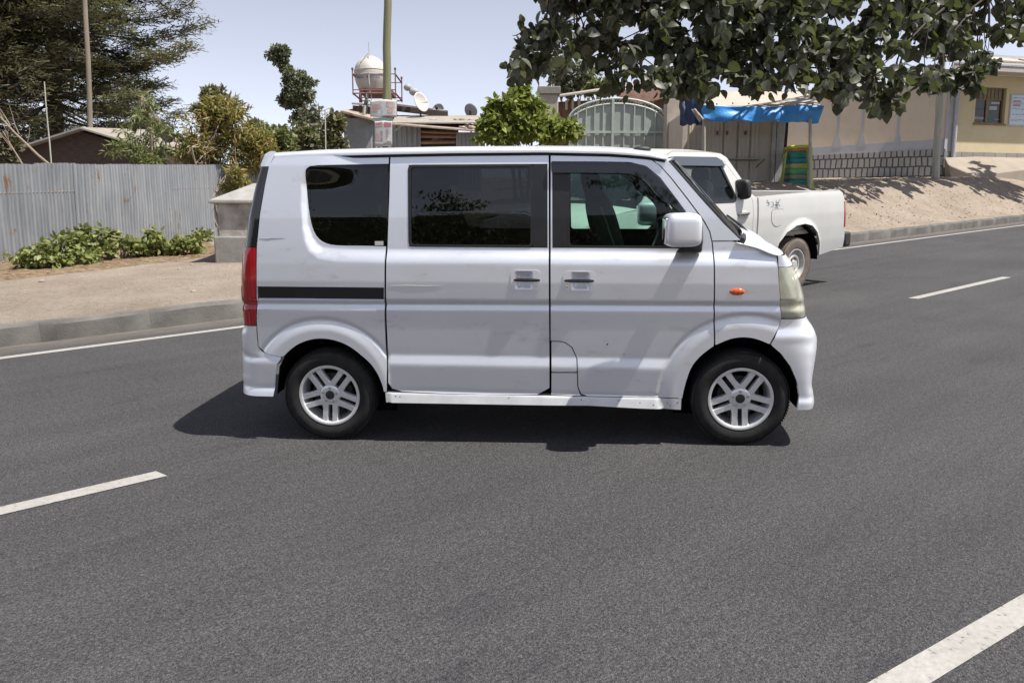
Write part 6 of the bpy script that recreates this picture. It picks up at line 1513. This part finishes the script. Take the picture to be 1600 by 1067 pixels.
for (px, py, p) in tw:
    near = min(limbs, key=lambda q: (q - p).length_squared)
    if (near - p).length < 2.6 and rnd.random() < .6: m.tube(sway(near, p, 4, .08), [.022, .018, .014, .011, .008], 5)
    n = rnd.randint(7, 12); ax = Vector((rnd.uniform(-1, 1), rnd.uniform(-1, 1), rnd.uniform(-.9, .3))).normalized(); size = .012 * p.y + .055
    brown = rnd.random() < .02
    for i in range(n):
        o = p + ax * rnd.uniform(-.18, .18) + Vector((rnd.uniform(-1, 1), rnd.uniform(-1, 1), rnd.uniform(-1, 1))) * .10
        d = (ax * .5 + Vector((rnd.uniform(-1, 1), rnd.uniform(-1, 1), rnd.uniform(-1.2, .3)))); nn = Vector((rnd.uniform(-1, 1), rnd.uniform(-1, 1), rnd.uniform(-.1, 1.3)))
        (C2 if brown else C).append(o); (D2 if brown else D).append(d); (N2_ if brown else N).append(nn); (S2 if brown else S).append(size * rnd.uniform(.62, 1.22))
orgbuild(m, 'trunk', 'dark_bark', tb_, ct, recalc=False)
arr = lambda L: np.array([tuple(q) for q in L], float)
leafmesh('crown', arr(C), arr(D), arr(N), np.array(S), 'broad', 'cordia_leaf', ct, tb_)
leafmesh('withered_leaves', arr(C2), arr(D2), arr(N2_), np.array(S2), 'broad', 'cordia_brown', ct, tb_)

# ================================================================== trees across the road behind the viewer (mirrored in the window glass)
bt = []
for i in range(34):
    x = -34 + i * 2.1 + rnd.uniform(-1, 1); y = -21 - rnd.uniform(0, 4); z0 = GX * x + GY * y; hh = 5.6 + rnd.uniform(-.7, .9)
    for j in range(9): bt.append(((x + rnd.uniform(-1.2, 1.2), y + rnd.uniform(-1, 1), z0 + hh * (j + .5) / 9), (1.5, 1.2, .55), 1))
    for j in range(rnd.randint(0, 4)): bt.append(((x + rnd.uniform(-1.5, 1.5), y + rnd.uniform(-1, 1), z0 + hh + rnd.uniform(.3, 2.0)), (1.3, 1.0, .13), .45))
C, D, N, S = crown(bt, 230, .21, .1, .6)
tag(leafmesh('roadside_thicket', C, D, N, S, 'quad', 'slender_leaf', None, (0, 0, 0)), 'dark roadside thicket across the road', None, kind='stuff')
rows = []
for i in range(60):
    x = -150 + i * 5; row = []
    for k_, y in enumerate((-27, -32, -40, -55, -90)):
        row.append((x, y, GX * x + GY * y + [-.3, 3.0, 8.6, 11, 12][k_] + (.9 * float(vn(x, y, .35)) + .5 * float(vn(x, y, 1.3, 2)) if k_ else 0)))
    rows.append(row)
struct(MB().grid(rows).build('added_reflection_hill', 'added_hill_scrub', None, smooth=180, recalc=False))  # unseen rise added so the window reflections stay dark between the thicket leaves

# ================================================================== camera, light
cam = bpy.data.cameras.new('camera'); cam.lens = 27.0; cam.sensor_width = 36.0; cam.clip_end = 2000; cam.clip_start = .05
co = bpy.data.objects.new('camera', cam); COL.objects.link(co)
co.location = (0, 0, CAMH); co.rotation_euler = (math.pi / 2 - PIT, 0, 0); sc.camera = co
SUN = Vector((.46, -.198, 1.0)).normalized()
elev = math.asin(SUN.z); az = math.atan2(SUN.x, SUN.y)
w = bpy.data.worlds.new('World'); sc.world = w; w.use_nodes = True
sky = w.node_tree.nodes.new('ShaderNodeTexSky'); sky.sky_type = 'NISHITA'; sky.sun_disc = False
sky.sun_elevation = elev; sky.sun_rotation = az; sky.air_density = 1.0; sky.dust_density = 1.0; sky.ozone_density = 1.2; sky.altitude = 2300
hs2 = w.node_tree.nodes.new('ShaderNodeHueSaturation'); hs2.inputs['Saturation'].default_value = .42
w.node_tree.links.new(sky.outputs[0], hs2.inputs['Color'])
mxs = w.node_tree.nodes.new('ShaderNodeMix'); mxs.data_type = 'RGBA'; mxs.blend_type = 'MULTIPLY'; mxs.inputs[0].default_value = 1; mxs.inputs[7].default_value = (.985, .95, .975, 1)
w.node_tree.links.new(hs2.outputs[0], mxs.inputs[6])
bg = w.node_tree.nodes['Background']; w.node_tree.links.new(mxs.outputs[2], bg.inputs[0]); bg.inputs[1].default_value = .105
sl = bpy.data.lights.new('sun', 'SUN'); sl.energy = 4.3; sl.angle = math.radians(.53); sl.color = (1, .955, .88)
so = bpy.data.objects.new('sun', sl); COL.objects.link(so); so.rotation_euler = SUN.to_track_quat('Z', 'Y').to_euler()
sc.view_settings.view_transform = 'Standard'; sc.view_settings.look = 'None'; sc.view_settings.exposure = 0.83; sc.view_settings.gamma = 1
sc.cycles.max_bounces = 8; sc.cycles.transparent_max_bounces = 16; sc.cycles.caustics_reflective = False; sc.cycles.caustics_refractive = False
sc.cycles.sample_clamp_indirect = 6
